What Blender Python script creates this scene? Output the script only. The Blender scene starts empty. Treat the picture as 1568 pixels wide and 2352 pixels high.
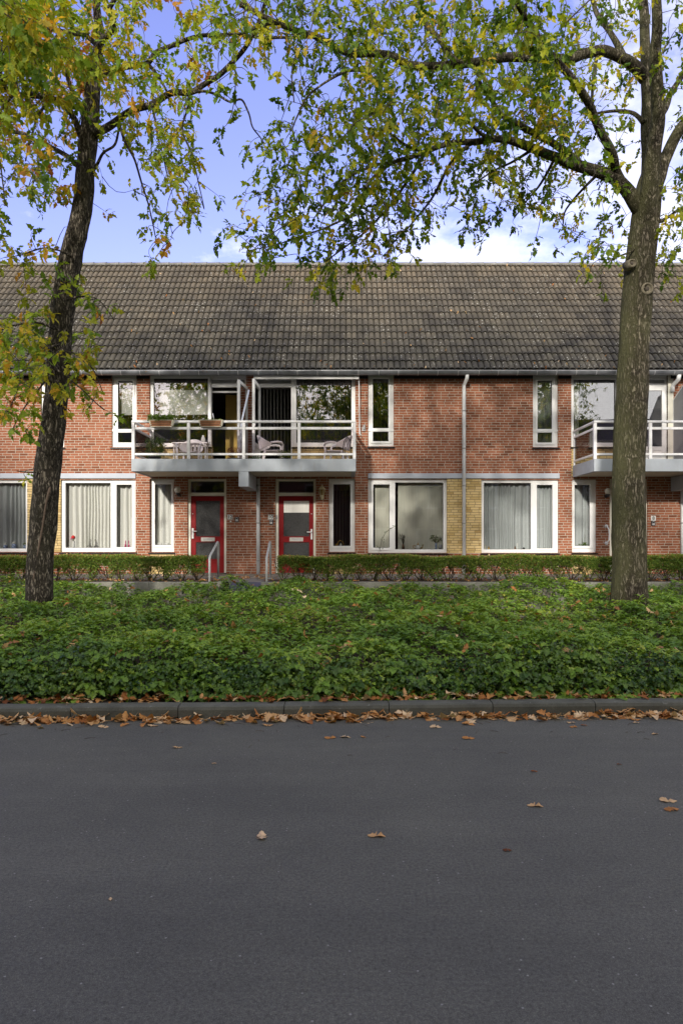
import bpy, math, random
import numpy as np
from mathutils import Vector, noise as mnoise
random.seed(7); rng = np.random.default_rng(7)
R = math.radians
F = 1568.0; VX = 790.0; HY = 1240.0; EYE = 1.69; W = 17.4
C = bpy.context.scene.collection
def P(x, y, d): return Vector(((x-VX)/F*d, d, EYE+(HY-y)/F*d))
def wx(x, d=W): return (x-VX)/F*d
def wz(y, d=W): return EYE+(HY-y)/F*d

# ---------------------------------------------------------------- materials
MATS = {}
def newmat(name):
    m = bpy.data.materials.new(name); m.use_nodes = True
    nt = m.node_tree; b = nt.nodes['Principled BSDF']
    MATS[name] = m
    return m, nt, b
def N(nt, t, **kw):
    n = nt.nodes.new(t)
    for k, v in kw.items():
        if k in n.inputs: n.inputs[k].default_value = v
        else: setattr(n, k, v)
    return n
def ramp(nt, fac, stops, interp='LINEAR'):
    r = nt.nodes.new('ShaderNodeValToRGB'); cr = r.color_ramp; cr.interpolation = interp
    while len(cr.elements) < len(stops): cr.elements.new(0.5)
    for e, (p, c) in zip(cr.elements, stops):
        e.position = p; e.color = (c[0], c[1], c[2], 1)
    nt.links.new(fac, r.inputs[0]); return r.outputs[0]
def objco(nt, scale=(1,1,1)):
    t = nt.nodes.new('ShaderNodeTexCoord'); mp = nt.nodes.new('ShaderNodeMapping')
    mp.inputs['Scale'].default_value = scale
    nt.links.new(t.outputs['Object'], mp.inputs[0]); return mp.outputs[0]
def noise_tex(nt, vec, scale, detail=4, rough=.55):
    n = N(nt, 'ShaderNodeTexNoise'); n.inputs['Scale'].default_value = scale
    n.inputs['Detail'].default_value = detail; n.inputs['Roughness'].default_value = rough
    nt.links.new(vec, n.inputs['Vector']); return n.outputs[0]
def mixc(nt, fac, a, b, mode='MIX'):
    m = nt.nodes.new('ShaderNodeMix'); m.data_type = 'RGBA'; m.blend_type = mode
    for s, v in ((0, fac), (6, a), (7, b)):
        if hasattr(v, 'is_linked'): nt.links.new(v, m.inputs[s])
        else: m.inputs[s].default_value = v if s == 0 else (*v, 1)
    return m.outputs[2]
def math_(nt, op, a, b=None, c=None):
    m = nt.nodes.new('ShaderNodeMath'); m.operation = op
    for i, v in enumerate((a, b, c)):
        if v is None: continue
        if hasattr(v, 'is_linked'): nt.links.new(v, m.inputs[i])
        else: m.inputs[i].default_value = v
    return m.outputs[0]
def bump(nt, b, h, strength=.3, dist=.01):
    n = nt.nodes.new('ShaderNodeBump'); n.inputs['Strength'].default_value = strength
    n.inputs['Distance'].default_value = dist
    nt.links.new(h, n.inputs['Height']); nt.links.new(n.outputs[0], b.inputs['Normal'])
def plain(name, col, rough=.6, var=.15, vscale=6, metal=0, bmp=0, spec=None, dirt=None):
    m, nt, b = newmat(name)
    v = objco(nt); n = noise_tex(nt, v, vscale, 5, .6)
    lo = [c*(1-var) for c in col]; hi = [min(1, c*(1+var)) for c in col]
    c = ramp(nt, n, [(.3, lo), (.7, hi)])
    if dirt:
        n2 = noise_tex(nt, objco(nt, (9, 9, 1.6)), 1.3, 6, .65)
        f = ramp(nt, n2, [(.52, (0,0,0)), (.72, (1,1,1))])
        c = mixc(nt, f, c, dirt)
    nt.links.new(c, b.inputs['Base Color']); b.inputs['Roughness'].default_value = rough
    b.inputs['Metallic'].default_value = metal
    if spec is not None: b.inputs['Specular IOR Level'].default_value = spec
    if bmp: bump(nt, b, noise_tex(nt, v, vscale*8, 4), bmp, .005)
    return m
plain('white_frame', (.80,.80,.79), .35, .04, 3)
plain('cream_frame', (.74,.72,.62), .45, .05, 3)
plain('white_rail', (.70,.70,.72), .4, .10, 5, dirt=(.55,.53,.47))
plain('balcony_grey', (.33,.36,.40), .75, .12, 2.2, dirt=(.33,.35,.37), bmp=.1)
plain('plaster', (.50,.47,.38), .9, .10, 2, bmp=.1)
plain('lintel_grey', (.42,.45,.51), .6, .10, 1.3)
plain('zinc', (.20,.21,.23), .42, .25, 5, metal=.55)
plain('zinc_edge', (.55,.56,.58), .35, .2, 8, metal=.5)
plain('pipe_grey', (.64,.65,.66), .5, .08, 2, dirt=(.42,.42,.40))
plain('soffit_shade_black', (.012,.011,.010), .8, .2, 5)  # black of the soffit and of the painted shade strip below the gutter
plain('sill_tile', (.018,.013,.014), .3, .4, 14)
plain('red_paint', (.20,.005,.007), .4, .12, 4, bmp=.03, spec=.2)
plain('steel', (.42,.43,.42), .45, .15, 9, metal=.15)
plain('aluminium', (.66,.66,.66), .3, .06, 5, metal=.5)
plain('chrome_white', (.82,.82,.82), .25, .04, 5)
plain('sign_white', (.80,.80,.78), .4, .03, 5)
plain('ink', (.02,.02,.02), .5, .1, 5)
plain('dark_plastic', (.03,.03,.035), .45, .2, 9)
plain('grey_plastic', (.38,.38,.38), .5, .1, 9)
plain('lantern_cream', (.62,.55,.34), .5, .12, 12)
plain('amber_glass', (.22,.12,.03), .2, .2, 12)
plain('chair_plastic', (.88,.84,.83), .4, .06, 4)
plain('planter_end', (.62,.58,.46), .7, .2, 12)
plain('planter_slat', (.30,.13,.06), .7, .25, 14)
plain('soil', (.05,.033,.02), .95, .5, 12, bmp=.8)
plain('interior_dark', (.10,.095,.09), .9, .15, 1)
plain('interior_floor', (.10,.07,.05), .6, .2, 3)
plain('interior_ochre', (.70,.50,.14), .9, .08, 1)
plain('porcelain', (.80,.80,.76), .2, .03, 5)
plain('gold', (.55,.33,.07), .3, .1, 5, metal=.7)
plain('blue_glaze', (.30,.38,.60), .25, .75, 26)
plain('rose_red', (.75,.03,.03), .6, .2, 40)
plain('rose_pink', (.75,.30,.45), .6, .2, 40)
plain('wine_glass_pink', (.50,.02,.14), .25, .2, 10)
plain('pewter', (.22,.21,.19), .35, .2, 10, metal=.6)
plain('bronze', (.16,.08,.04), .4, .3, 20, metal=.4)
plain('plant_green', (.07,.16,.02), .55, .4, 20)
plain('plant_dark', (.02,.05,.025), .6, .4, 20)
plain('plant_stem', (.10,.075,.04), .8, .3, 20)
plain('heather', (.30,.05,.09), .7, .5, 40)
plain('twig_brown', (.10,.075,.05), .85, .3, 8, bmp=.3)
plain('old_wood', (.055,.045,.035), .9, .3, 8, bmp=.3)
plain('cut_wood', (.15,.13,.09), .9, .35, 20, bmp=.5)
plain('scar_wood', (.10,.07,.05), .9, .4, 22, bmp=.6)
plain('lamp_globe', (.62,.60,.52), .25, .05, 5)
plain('brass_flap', (.50,.49,.45), .35, .15, 10, metal=.5)
plain('pole_blue', (.62,.66,.76), .4, .05, 5)
plain('screen_grey', (.20,.20,.21), .45, .08, 3)
plain('far_brick', (.20,.09,.06), .9, .25, 4)
plain('far_roof', (.09,.08,.075), .9, .25, 4)
plain('shade_cloth', (.78,.77,.72), .7, .05, 2)

def brickmat(name, c1, c2, c3, mortar, bw=.2145, bh=.0655, msz=.0065, vary=.35, stainc=None):
    m, nt, b = newmat(name)
    tc = nt.nodes.new('ShaderNodeTexCoord'); sx = nt.nodes.new('ShaderNodeSeparateXYZ')
    nt.links.new(tc.outputs['Object'], sx.inputs[0])
    # side faces of openings run along Y: add Y so the courses go on round the corner
    sxy = math_(nt, 'ADD', sx.outputs[0], sx.outputs[1])
    cb = nt.nodes.new('ShaderNodeCombineXYZ'); nt.links.new(sxy, cb.inputs[0]); nt.links.new(sx.outputs[2], cb.inputs[1])
    wob = noise_tex(nt, cb.outputs[0], 9, 3)
    wv = nt.nodes.new('ShaderNodeVectorMath'); wv.operation = 'ADD'
    cw = nt.nodes.new('ShaderNodeCombineXYZ'); nt.links.new(math_(nt,'MULTIPLY',math_(nt,'SUBTRACT',wob,.5),.010), cw.inputs[0])
    nt.links.new(math_(nt,'MULTIPLY',math_(nt,'SUBTRACT',wob,.5),.008), cw.inputs[1])
    nt.links.new(cb.outputs[0], wv.inputs[0]); nt.links.new(cw.outputs[0], wv.inputs[1])
    br = nt.nodes.new('ShaderNodeTexBrick'); br.offset = .5; br.offset_frequency = 2; br.squash = .82; br.squash_frequency = 3
    br.inputs['Scale'].default_value = 1; br.inputs['Brick Width'].default_value = bw
    br.inputs['Row Height'].default_value = bh; br.inputs['Mortar Size'].default_value = msz
    br.inputs['Mortar Smooth'].default_value = .25; br.inputs['Bias'].default_value = 0
    br.inputs['Color1'].default_value = (0,0,0,1); br.inputs['Color2'].default_value = (1,1,1,1); br.inputs['Mortar'].default_value = (.5,.5,.5,1)
    nt.links.new(wv.outputs[0], br.inputs['Vector'])
    bc = ramp(nt, br.outputs['Color'], [(.0, c3), (.25, c1), (.65, c2), (1, c1)])
    big = noise_tex(nt, cb.outputs[0], 1.1, 5, .6)
    tone = ramp(nt, big, [(.3, (1-vary*.5,)*3), (.7, (1+vary*.25,)*3)])
    bc = mixc(nt, 1.0, bc, tone, 'MULTIPLY')
    fine = noise_tex(nt, cb.outputs[0], 60, 4, .7)
    bc = mixc(nt, 1.0, bc, ramp(nt, fine, [(.3, (.78,)*3), (.7, (1.18,)*3)]), 'MULTIPLY')
    if stainc:
        st = ramp(nt, noise_tex(nt, cb.outputs[0], 3.7, 6, .7), [(.60, (0,0,0)), (.78, (.5,.5,.5))])
        bc = mixc(nt, st, bc, stainc)
    mo = mixc(nt, ramp(nt, fine, [(.35,(0,0,0)),(.7,(1,1,1))]), [k*.8 for k in mortar], mortar)
    col = mixc(nt, br.outputs['Fac'], bc, mo)
    nt.links.new(col, b.inputs['Base Color']); b.inputs['Roughness'].default_value = .9
    b.inputs['Specular IOR Level'].default_value = .2
    h = math_(nt, 'ADD', math_(nt, 'MULTIPLY', math_(nt,'SUBTRACT',1, br.outputs['Fac']), 1.0), math_(nt,'MULTIPLY', fine, .35))
    bump(nt, b, h, .7, .006)
    return m
brickmat('red_brick', (.29,.100,.052), (.36,.138,.077), (.19,.065,.033), (.53,.485,.40), stainc=(.42,.31,.25))
brickmat('yellow_brick', (.55,.40,.17), (.66,.50,.25), (.44,.30,.12), (.16,.12,.07), bw=.2145, msz=.0055, vary=.12)

def tilemat():
    m, nt, b = newmat('roof_tile')
    tc = nt.nodes.new('ShaderNodeTexCoord'); sx = nt.nodes.new('ShaderNodeSeparateXYZ')
    nt.links.new(tc.outputs['Object'], sx.inputs[0])
    ix = math_(nt, 'FLOOR', math_(nt, 'DIVIDE', sx.outputs[0], .30))
    at = nt.nodes.new('ShaderNodeAttribute'); at.attribute_name = 'row'
    cb = nt.nodes.new('ShaderNodeCombineXYZ'); nt.links.new(ix, cb.inputs[0]); nt.links.new(at.outputs['Fac'], cb.inputs[1])
    wn = nt.nodes.new('ShaderNodeTexWhiteNoise'); wn.noise_dimensions = '3D'; nt.links.new(cb.outputs[0], wn.inputs[0])
    c = ramp(nt, wn.outputs[0], [(0, (.072,.063,.047)), (.5, (.093,.081,.060)), (1, (.118,.101,.074))])
    o = tc.outputs['Object']
    big = noise_tex(nt, o, .55, 4, .55)
    c = mixc(nt, 1.0, c, ramp(nt, big, [(.3, (.82,.83,.85)), (.7, (1.16,1.12,1.05))]), 'MULTIPLY')
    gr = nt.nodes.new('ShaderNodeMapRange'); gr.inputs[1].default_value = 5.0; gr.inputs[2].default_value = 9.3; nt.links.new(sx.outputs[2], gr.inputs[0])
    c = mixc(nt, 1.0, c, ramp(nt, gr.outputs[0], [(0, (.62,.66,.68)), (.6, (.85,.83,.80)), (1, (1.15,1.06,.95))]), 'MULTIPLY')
    med = noise_tex(nt, o, 14, 5, .7)
    c = mixc(nt, 1.0, c, ramp(nt, med, [(.3, (.75,.75,.75)), (.7, (1.25,1.25,1.25))]), 'MULTIPLY')
    moss = ramp(nt, noise_tex(nt, o, 5, 5, .7), [(.60, (0,0,0)), (.75, (.6,.6,.6))])
    c = mixc(nt, moss, c, (.10,.105,.05))
    vo = nt.nodes.new('ShaderNodeTexVoronoi'); vo.inputs['Scale'].default_value = 15; vo.inputs['Randomness'].default_value = 1
    nt.links.new(o, vo.inputs['Vector'])
    spot = ramp(nt, vo.outputs['Distance'], [(.18, (1,1,1)), (.30, (0,0,0))])
    sc_ = nt.nodes.new('ShaderNodeSeparateColor'); nt.links.new(vo.outputs['Color'], sc_.inputs[0])
    patch = ramp(nt, noise_tex(nt, o, 1.6, 4, .7), [(.42, (0,0,0)), (.62, (1,1,1))])
    gate = math_(nt, 'MULTIPLY', math_(nt, 'GREATER_THAN', sc_.outputs[0], .48), patch)
    c = mixc(nt, math_(nt, 'MULTIPLY', spot, gate), c, (.46,.45,.40))
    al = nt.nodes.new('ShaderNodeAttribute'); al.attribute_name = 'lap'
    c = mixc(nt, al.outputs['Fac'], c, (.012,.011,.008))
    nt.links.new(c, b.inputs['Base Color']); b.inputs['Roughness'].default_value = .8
    bump(nt, b, med, .5, .006)
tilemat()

def leafmat(name, stops, trans=.45, rough=.45, spec=.18):
    m, nt, b = newmat(name)
    at = nt.nodes.new('ShaderNodeAttribute'); at.attribute_name = 'tint'
    c = ramp(nt, at.outputs['Fac'], stops)
    n = noise_tex(nt, objco(nt), 30, 3)
    c = mixc(nt, 1.0, c, ramp(nt, n, [(.3, (.8,)*3), (.7, (1.2,)*3)]), 'MULTIPLY')
    nt.links.new(c, b.inputs['Base Color']); b.inputs['Roughness'].default_value = rough
    b.inputs['Specular IOR Level'].default_value = spec
    if trans:
        t = nt.nodes.new('ShaderNodeBsdfTranslucent'); nt.links.new(mixc(nt, 1.0, c, (1.5,1.4,.7), 'MULTIPLY'), t.inputs[0])
        mx = nt.nodes.new('ShaderNodeMixShader'); mx.inputs[0].default_value = trans
        nt.links.new(b.outputs[0], mx.inputs[1]); nt.links.new(t.outputs[0], mx.inputs[2])
        nt.links.new(mx.outputs[0], nt.nodes['Material Output'].inputs[0])
    return m
leafmat('oak_leaf_right', [(0,(.035,.08,.008)),(.28,(.09,.155,.012)),(.50,(.23,.275,.016)),(.68,(.46,.40,.025)),(.86,(.42,.26,.03)),(1,(.22,.09,.025))])
leafmat('oak_leaf_left', [(0,(.06,.12,.015)),(.28,(.12,.21,.02)),(.50,(.23,.30,.025)),(.70,(.42,.36,.03)),(.86,(.50,.27,.03)),(1,(.26,.09,.025))])
leafmat('shrub_leaf', [(0,(.05,.105,.014)),(.45,(.145,.26,.028)),(.8,(.25,.36,.040)),(.93,(.38,.42,.05)),(.97,(.30,.26,.05)),(1,(.30,.14,.05))], .25, .42, .32)
leafmat('ivy_leaf', [(0,(.022,.060,.013)),(.5,(.085,.16,.024)),(.85,(.21,.30,.04)),(1,(.24,.30,.06))], .15, .38, .35)
leafmat('hedge_leaf', [(0,(.055,.10,.018)),(.5,(.14,.22,.034)),(.8,(.24,.30,.05)),(.93,(.26,.20,.06)),(1,(.34,.16,.06))], .25, .5)
leafmat('dead_leaf', [(0,(.14,.05,.02)),(.3,(.32,.12,.035)),(.6,(.46,.22,.07)),(.85,(.58,.38,.19)),(1,(.66,.50,.32))], .15, .7)

def asphalt():
    m, nt, b = newmat('asphalt'); o = objco(nt)
    big = noise_tex(nt, o, .7, 6, .6); med = noise_tex(nt, o, 9, 5, .6); f = noise_tex(nt, o, 210, 3, .7)
    c = ramp(nt, f, [(.28, (.050,.049,.040)), (.50, (.086,.085,.069)), (.72, (.17,.168,.138))])
    c = mixc(nt, 1.0, c, ramp(nt, big, [(.3, (.86,.86,.88)), (.7, (1.13,1.12,1.10))]), 'MULTIPLY')
    c = mixc(nt, 1.0, c, ramp(nt, med, [(.3, (.93,)*3), (.7, (1.07,)*3)]), 'MULTIPLY')
    c = mixc(nt, 1.0, c, ramp(nt, noise_tex(nt, o, 60, 5, .8), [(.34, (.52,)*3), (.66, (1.42,)*3)]), 'MULTIPLY')
    c = mixc(nt, 1.0, c, ramp(nt, noise_tex(nt, objco(nt, (.25,1.2,1)), 1.6, 5, .65), [(.35, (.90,)*3), (.65, (1.08,)*3)]), 'MULTIPLY')
    vo = nt.nodes.new('ShaderNodeTexVoronoi'); vo.inputs['Scale'].default_value = 45; nt.links.new(o, vo.inputs['Vector'])
    sc_ = nt.nodes.new('ShaderNodeSeparateColor'); nt.links.new(vo.outputs['Color'], sc_.inputs[0])
    s = math_(nt, 'MULTIPLY', math_(nt, 'LESS_THAN', vo.outputs['Distance'], .22), math_(nt, 'GREATER_THAN', sc_.outputs[0], .975))
    c = mixc(nt, s, c, (.24,.23,.21))
    st = ramp(nt, noise_tex(nt, o, 1.9, 7, .7), [(.62, (0,0,0)), (.75, (.35,.35,.35))])
    c = mixc(nt, st, c, (.055,.055,.06))
    nt.links.new(c, b.inputs['Base Color']); b.inputs['Roughness'].default_value = .78
    bump(nt, b, math_(nt, 'ADD', f, math_(nt, 'MULTIPLY', med, .4)), .9, .004)
asphalt()
def concrete(name, col, spk=(.5,.5,.46)):
    m, nt, b = newmat(name); o = objco(nt)
    c = ramp(nt, noise_tex(nt, o, 3, 6, .65), [(.3, [k*.65 for k in col]), (.7, [k*1.25 for k in col])])
    c = mixc(nt, 1.0, c, ramp(nt, noise_tex(nt, o, 130, 3, .7), [(.3, (.7,)*3), (.7, (1.3,)*3)]), 'MULTIPLY')
    l = ramp(nt, noise_tex(nt, o, 22, 5, .75), [(.62, (0,0,0)), (.68, (.7,.7,.7))])
    c = mixc(nt, l, c, spk)
    nt.links.new(c, b.inputs['Base Color']); b.inputs['Roughness'].default_value = .9
    bump(nt, b, noise_tex(nt, o, 90, 4, .7), .7, .005)
concrete('kerb_concrete', (.092,.093,.075), (.24,.25,.23)); concrete('wall_concrete', (.24,.235,.20), (.38,.38,.34))
concrete('paving', (.20,.18,.16), (.24,.22,.19)); concrete('ridge_concrete', (.17,.17,.16), (.48,.50,.48))

def bark(name, dark, light, moss, mossamt, lich):
    m, nt, b = newmat(name); o = objco(nt, (1,1,.24))
    o1 = objco(nt)
    n = noise_tex(nt, o, 16, 6, .65)
    dv = nt.nodes.new('ShaderNodeVectorMath'); dv.operation = 'ADD'
    nn = N(nt, 'ShaderNodeTexNoise'); nn.inputs['Scale'].default_value = 6; nt.links.new(o1, nn.inputs[0])
    sc = nt.nodes.new('ShaderNodeVectorMath'); sc.operation = 'SCALE'; sc.inputs['Scale'].default_value = .05
    nt.links.new(nn.outputs['Color'], sc.inputs[0]); nt.links.new(o, dv.inputs[0]); nt.links.new(sc.outputs[0], dv.inputs[1])
    rn = noise_tex(nt, dv.outputs[0], 27, 4, .6)
    rg = math_(nt, 'SUBTRACT', 1, math_(nt, 'MULTIPLY', math_(nt, 'ABSOLUTE', math_(nt, 'SUBTRACT', rn, .5)), 7))
    h = math_(nt, 'SUBTRACT', math_(nt, 'ADD', .35, math_(nt, 'MULTIPLY', n, .8)), math_(nt, 'MULTIPLY', math_(nt, 'MAXIMUM', rg, 0), .75))
    c = ramp(nt, h, [(.25, dark), (.55, [(a+q)/2 for a, q in zip(dark, light)]), (.85, light)])
    big = ramp(nt, noise_tex(nt, o1, 1.7, 5, .65), [(.5-mossamt*.25, (0,0,0)), (.75-mossamt*.2, (.75,.75,.75))])
    ge = nt.nodes.new('ShaderNodeNewGeometry'); sn = nt.nodes.new('ShaderNodeSeparateXYZ'); nt.links.new(ge.outputs['Normal'], sn.inputs[0])
    west = math_(nt, 'MULTIPLY', math_(nt, 'MAXIMUM', math_(nt, 'SUBTRACT', math_(nt, 'MULTIPLY', sn.outputs[0], -1), .25), 0), mossamt*1.4)
    big = math_(nt, 'MINIMUM', math_(nt, 'ADD', math_(nt, 'MULTIPLY', big, .7), west), .85)
    c = mixc(nt, big, c, moss)
    sp = ramp(nt, noise_tex(nt, o1, 26, 4, .7), [(.66, (0,0,0)), (.70, (lich,)*3)])
    c = mixc(nt, sp, c, (.34,.35,.26))
    nt.links.new(c, b.inputs['Base Color']); b.inputs['Roughness'].default_value = .95; b.inputs['Specular IOR Level'].default_value = .15
    bump(nt, b, h, 1.0, .03)
bark('bark_right', (.030,.024,.017), (.245,.21,.165), (.105,.105,.05), .55, .5)
bark('bark_left', (.032,.027,.021), (.26,.225,.18), (.05,.05,.03), .15, .5)

def curtainmat(name, col, tr=.45):
    m, nt, b = newmat(name); n = noise_tex(nt, objco(nt, (14,14,.6)), 2, 4)
    c = ramp(nt, n, [(.3, [k*.86 for k in col]), (.7, col)])
    nt.links.new(c, b.inputs['Base Color']); b.inputs['Roughness'].default_value = .9
    t = nt.nodes.new('ShaderNodeBsdfTranslucent'); nt.links.new(c, t.inputs[0])
    mx = nt.nodes.new('ShaderNodeMixShader'); mx.inputs[0].default_value = tr
    nt.links.new(b.outputs[0], mx.inputs[1]); nt.links.new(t.outputs[0], mx.inputs[2])
    nt.links.new(mx.outputs[0], nt.nodes['Material Output'].inputs[0])
curtainmat('curtain_white', (.86,.85,.80), .12); curtainmat('curtain_grey', (.56,.59,.59), .12); curtainmat('blind_cream', (.84,.82,.70), .1)
curtainmat('blind_dark', (.16,.155,.14), .2)
def glassmat(name, refl=.14, tint=(.93,.95,.95), rough=.0, wav=0.0):
    m, nt, b = newmat(name); nt.nodes.remove(b)
    tr = nt.nodes.new('ShaderNodeBsdfTransparent'); tr.inputs[0].default_value = (*tint, 1)
    gl = nt.nodes.new('ShaderNodeBsdfGlossy'); gl.inputs['Roughness'].default_value = rough
    fr = nt.nodes.new('ShaderNodeFresnel'); fr.inputs[0].default_value = 1.5
    f = math_(nt, 'MULTIPLY', fr.outputs[0], refl/.04)
    f = math_(nt, 'MINIMUM', f, .95)
    if wav:
        bp = nt.nodes.new('ShaderNodeBump'); bp.inputs['Strength'].default_value = wav; bp.inputs['Distance'].default_value = .02
        nt.links.new(noise_tex(nt, objco(nt), 2.2, 2), bp.inputs['Height'])
        nt.links.new(bp.outputs[0], gl.inputs['Normal'])
    mx = nt.nodes.new('ShaderNodeMixShader'); nt.links.new(f, mx.inputs[0])
    nt.links.new(tr.outputs[0], mx.inputs[1]); nt.links.new(gl.outputs[0], mx.inputs[2])
    nt.links.new(mx.outputs[0], nt.nodes['Material Output'].inputs[0])
glassmat('glass_up', .20, (.94,.95,.95), 0, .02); glassmat('glass_low', .05, (.98,.99,.99), 0, .02)
glassmat('glass_tint', .05, (.89,.86,.87))
def textured_glass():
    m, nt, b = newmat('glass_pebbled'); o = objco(nt)
    vo = nt.nodes.new('ShaderNodeTexVoronoi'); vo.inputs['Scale'].default_value = 85; nt.links.new(o, vo.inputs['Vector'])
    c = ramp(nt, vo.outputs['Distance'], [(0, (.20,.20,.20)), (.30, (.05,.05,.05)), (.8, (.008,.008,.008))])
    c = mixc(nt, 1.0, c, ramp(nt, noise_tex(nt, o, 5, 3), [(.3, (.85,)*3), (.7, (1.2,)*3)]), 'MULTIPLY')
    nt.links.new(c, b.inputs['Base Color']); b.inputs['Roughness'].default_value = .5
    bump(nt, b, vo.outputs['Distance'], .9, .01)
textured_glass()

# ---------------------------------------------------------------- mesh helpers
ORG = {}
class MB:
    def __init__(s): s.v = []; s.f = []; s.sm = []
    def add(s, vs, fs, smooth=False):
        o = len(s.v); s.v += [tuple(p) for p in vs]; s.f += [tuple(i+o for i in f) for f in fs]; s.sm += [smooth]*len(fs); return s
    def box(s, x0, x1, y0, y1, z0, z1):
        if x0 > x1: x0, x1 = x1, x0
        if y0 > y1: y0, y1 = y1, y0
        if z0 > z1: z0, z1 = z1, z0
        vs = [(x,y,z) for z in (z0,z1) for y in (y0,y1) for x in (x0,x1)]
        return s.add(vs, [(0,2,3,1),(4,5,7,6),(0,1,5,4),(2,6,7,3),(0,4,6,2),(1,3,7,5)])
    def quad(s, *p): return s.add(p, [tuple(range(len(p)))])
    def tube(s, pts, rad, n=8, cap=True, nz=0, seed=0, smooth=True, ridge=0):
        pts = [Vector(p) for p in pts]; m = len(pts)
        if not hasattr(rad, '__len__'): rad = [rad]*m
        vs = []; u = None
        for i in range(m):
            t = (pts[min(i+1, m-1)]-pts[max(i-1, 0)])
            if t.length < 1e-9: t = Vector((0,0,1))
            t.normalize()
            if u is None:
                u = t.cross(Vector((0,1,0)) if abs(t.y) < .9 else Vector((1,0,0)))
            u = u - t*u.dot(t); u.normalize(); w = t.cross(u)
            for k in range(n):
                a = 2*math.pi*k/n; d = u*math.cos(a)+w*math.sin(a); r = rad[i]
                if nz:
                    q = pts[i]+d*r
                    r *= 1+nz*mnoise.noise(Vector((q.x*3+seed, q.y*3, q.z*2)))
                    if ridge: r += ridge*mnoise.noise(Vector((q.x*17, q.y*17, q.z*2.6+seed)))
                vs.append(pts[i]+d*r)
        fs = [(i*n+k, i*n+(k+1)%n, (i+1)*n+(k+1)%n, (i+1)*n+k) for i in range(m-1) for k in range(n)]
        if cap: fs += [tuple(range(n))[::-1], tuple((m-1)*n+k for k in range(n))]
        return s.add(vs, fs, smooth)
    def lathe(s, c, prof, n=14, smooth=True, sx=1, sy=1):
        vs = []; c = Vector(c)
        for r, z in prof:
            for k in range(n):
                a = 2*math.pi*k/n; vs.append((c.x+r*math.cos(a)*sx, c.y+r*math.sin(a)*sy, c.z+z))
        m = len(prof)
        fs = [(i*n+k, i*n+(k+1)%n, (i+1)*n+(k+1)%n, (i+1)*n+k) for i in range(m-1) for k in range(n)]
        fs += [tuple(range(n))[::-1], tuple((m-1)*n+k for k in range(n))]
        return s.add(vs, fs, smooth)
    def ball(s, c, r, n=12, sz=1):
        return s.lathe(c, [(max(.0005, r*math.sin(math.pi*i/8)), -r*sz*math.cos(math.pi*i/8)) for i in range(9)], n)
    def build(s, name, mat, parent=None, bevel=0):
        me = bpy.data.meshes.new(name); org = ORG.get(parent.name, Vector((0,0,0))) if parent else Vector((0,0,0))
        me.from_pydata([(x-org.x, y-org.y, z-org.z) for x, y, z in s.v], [], s.f)
        if any(s.sm): me.polygons.foreach_set('use_smooth', s.sm)
        me.update(); o = bpy.data.objects.new(name, me); C.objects.link(o)
        me.materials.append(MATS[mat])
        if parent: o.parent = parent
        ORG[o.name] = org
        if bevel:
            b = o.modifiers.new('bevel', 'BEVEL'); b.width = bevel; b.segments = 2; b.limit_method = 'ANGLE'
        return o
    def top(s, name, mat, label, cat, group=None, bevel=0):
        """one-mesh thing: origin at its base"""
        a = np.array(s.v); c = Vector((float(a[:,0].mean()), float(a[:,1].mean()), float(a[:,2].min())))
        s.v = [(x-c.x, y-c.y, z-c.z) for x, y, z in s.v]
        o = s.build(name, mat, None, bevel); o.location = c; ORG[o.name] = c
        return tag(o, label, cat, group)
def tag(o, label=None, cat=None, group=None, kind=None):
    if label: o['label'] = label
    if cat: o['category'] = cat
    if group: o['group'] = group
    if kind: o['kind'] = kind
    return o
def thing(name, loc, label, cat, group=None):
    o = bpy.data.objects.new(name, None); C.objects.link(o); o.location = loc; o.empty_display_size = .2
    ORG[o.name] = Vector(loc); return tag(o, label, cat, group)
def copy_tree(o, parent=None):
    c = o.copy(); C.objects.link(c); c.parent = parent
    for ch in o.children: copy_tree(ch, c)
    return c

def cells(x0, x1, z0, z1, holes):
    xs = sorted({x0, x1, *[min(max(h[i], x0), x1) for h in holes for i in (0,1)]})
    zs = sorted({z0, z1, *[min(max(h[i], z0), z1) for h in holes for i in (2,3)]})
    solid = {}
    for i in range(len(xs)-1):
        for j in range(len(zs)-1):
            cx = (xs[i]+xs[i+1])/2; cz = (zs[j]+zs[j+1])/2
            solid[i,j] = not any(h[0] < cx < h[1] and h[2] < cz < h[3] for h in holes)
    return xs, zs, solid
def holed(mb, x0, x1, z0, z1, holes, y0, y1):
    """slab in the XZ plane from y0 (front) to y1 with rectangular holes (x0,x1,z0,z1)"""
    xs, zs, S = cells(x0, x1, z0, z1, holes)
    idx = {}; V = []
    def v(i, j, k):
        if (i,j,k) not in idx: idx[i,j,k] = len(V); V.append((xs[i], (y0,y1)[k], zs[j]))
        return idx[i,j,k]
    Fc = []
    for (i,j), s in S.items():
        if not s: continue
        Fc.append((v(i,j,0), v(i+1,j,0), v(i+1,j+1,0), v(i,j+1,0)))
        Fc.append((v(i,j,1), v(i,j+1,1), v(i+1,j+1,1), v(i+1,j,1)))
        if not S.get((i-1,j)): Fc.append((v(i,j,0), v(i,j+1,0), v(i,j+1,1), v(i,j,1)))
        if not S.get((i+1,j)): Fc.append((v(i+1,j,0), v(i+1,j,1), v(i+1,j+1,1), v(i+1,j+1,0)))
        if not S.get((i,j-1)): Fc.append((v(i,j,0), v(i,j,1), v(i+1,j,1), v(i+1,j,0)))
        if not S.get((i,j+1)): Fc.append((v(i,j+1,0), v(i+1,j+1,0), v(i+1,j+1,1), v(i,j+1,1)))
    mb.add(V, Fc)

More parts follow.
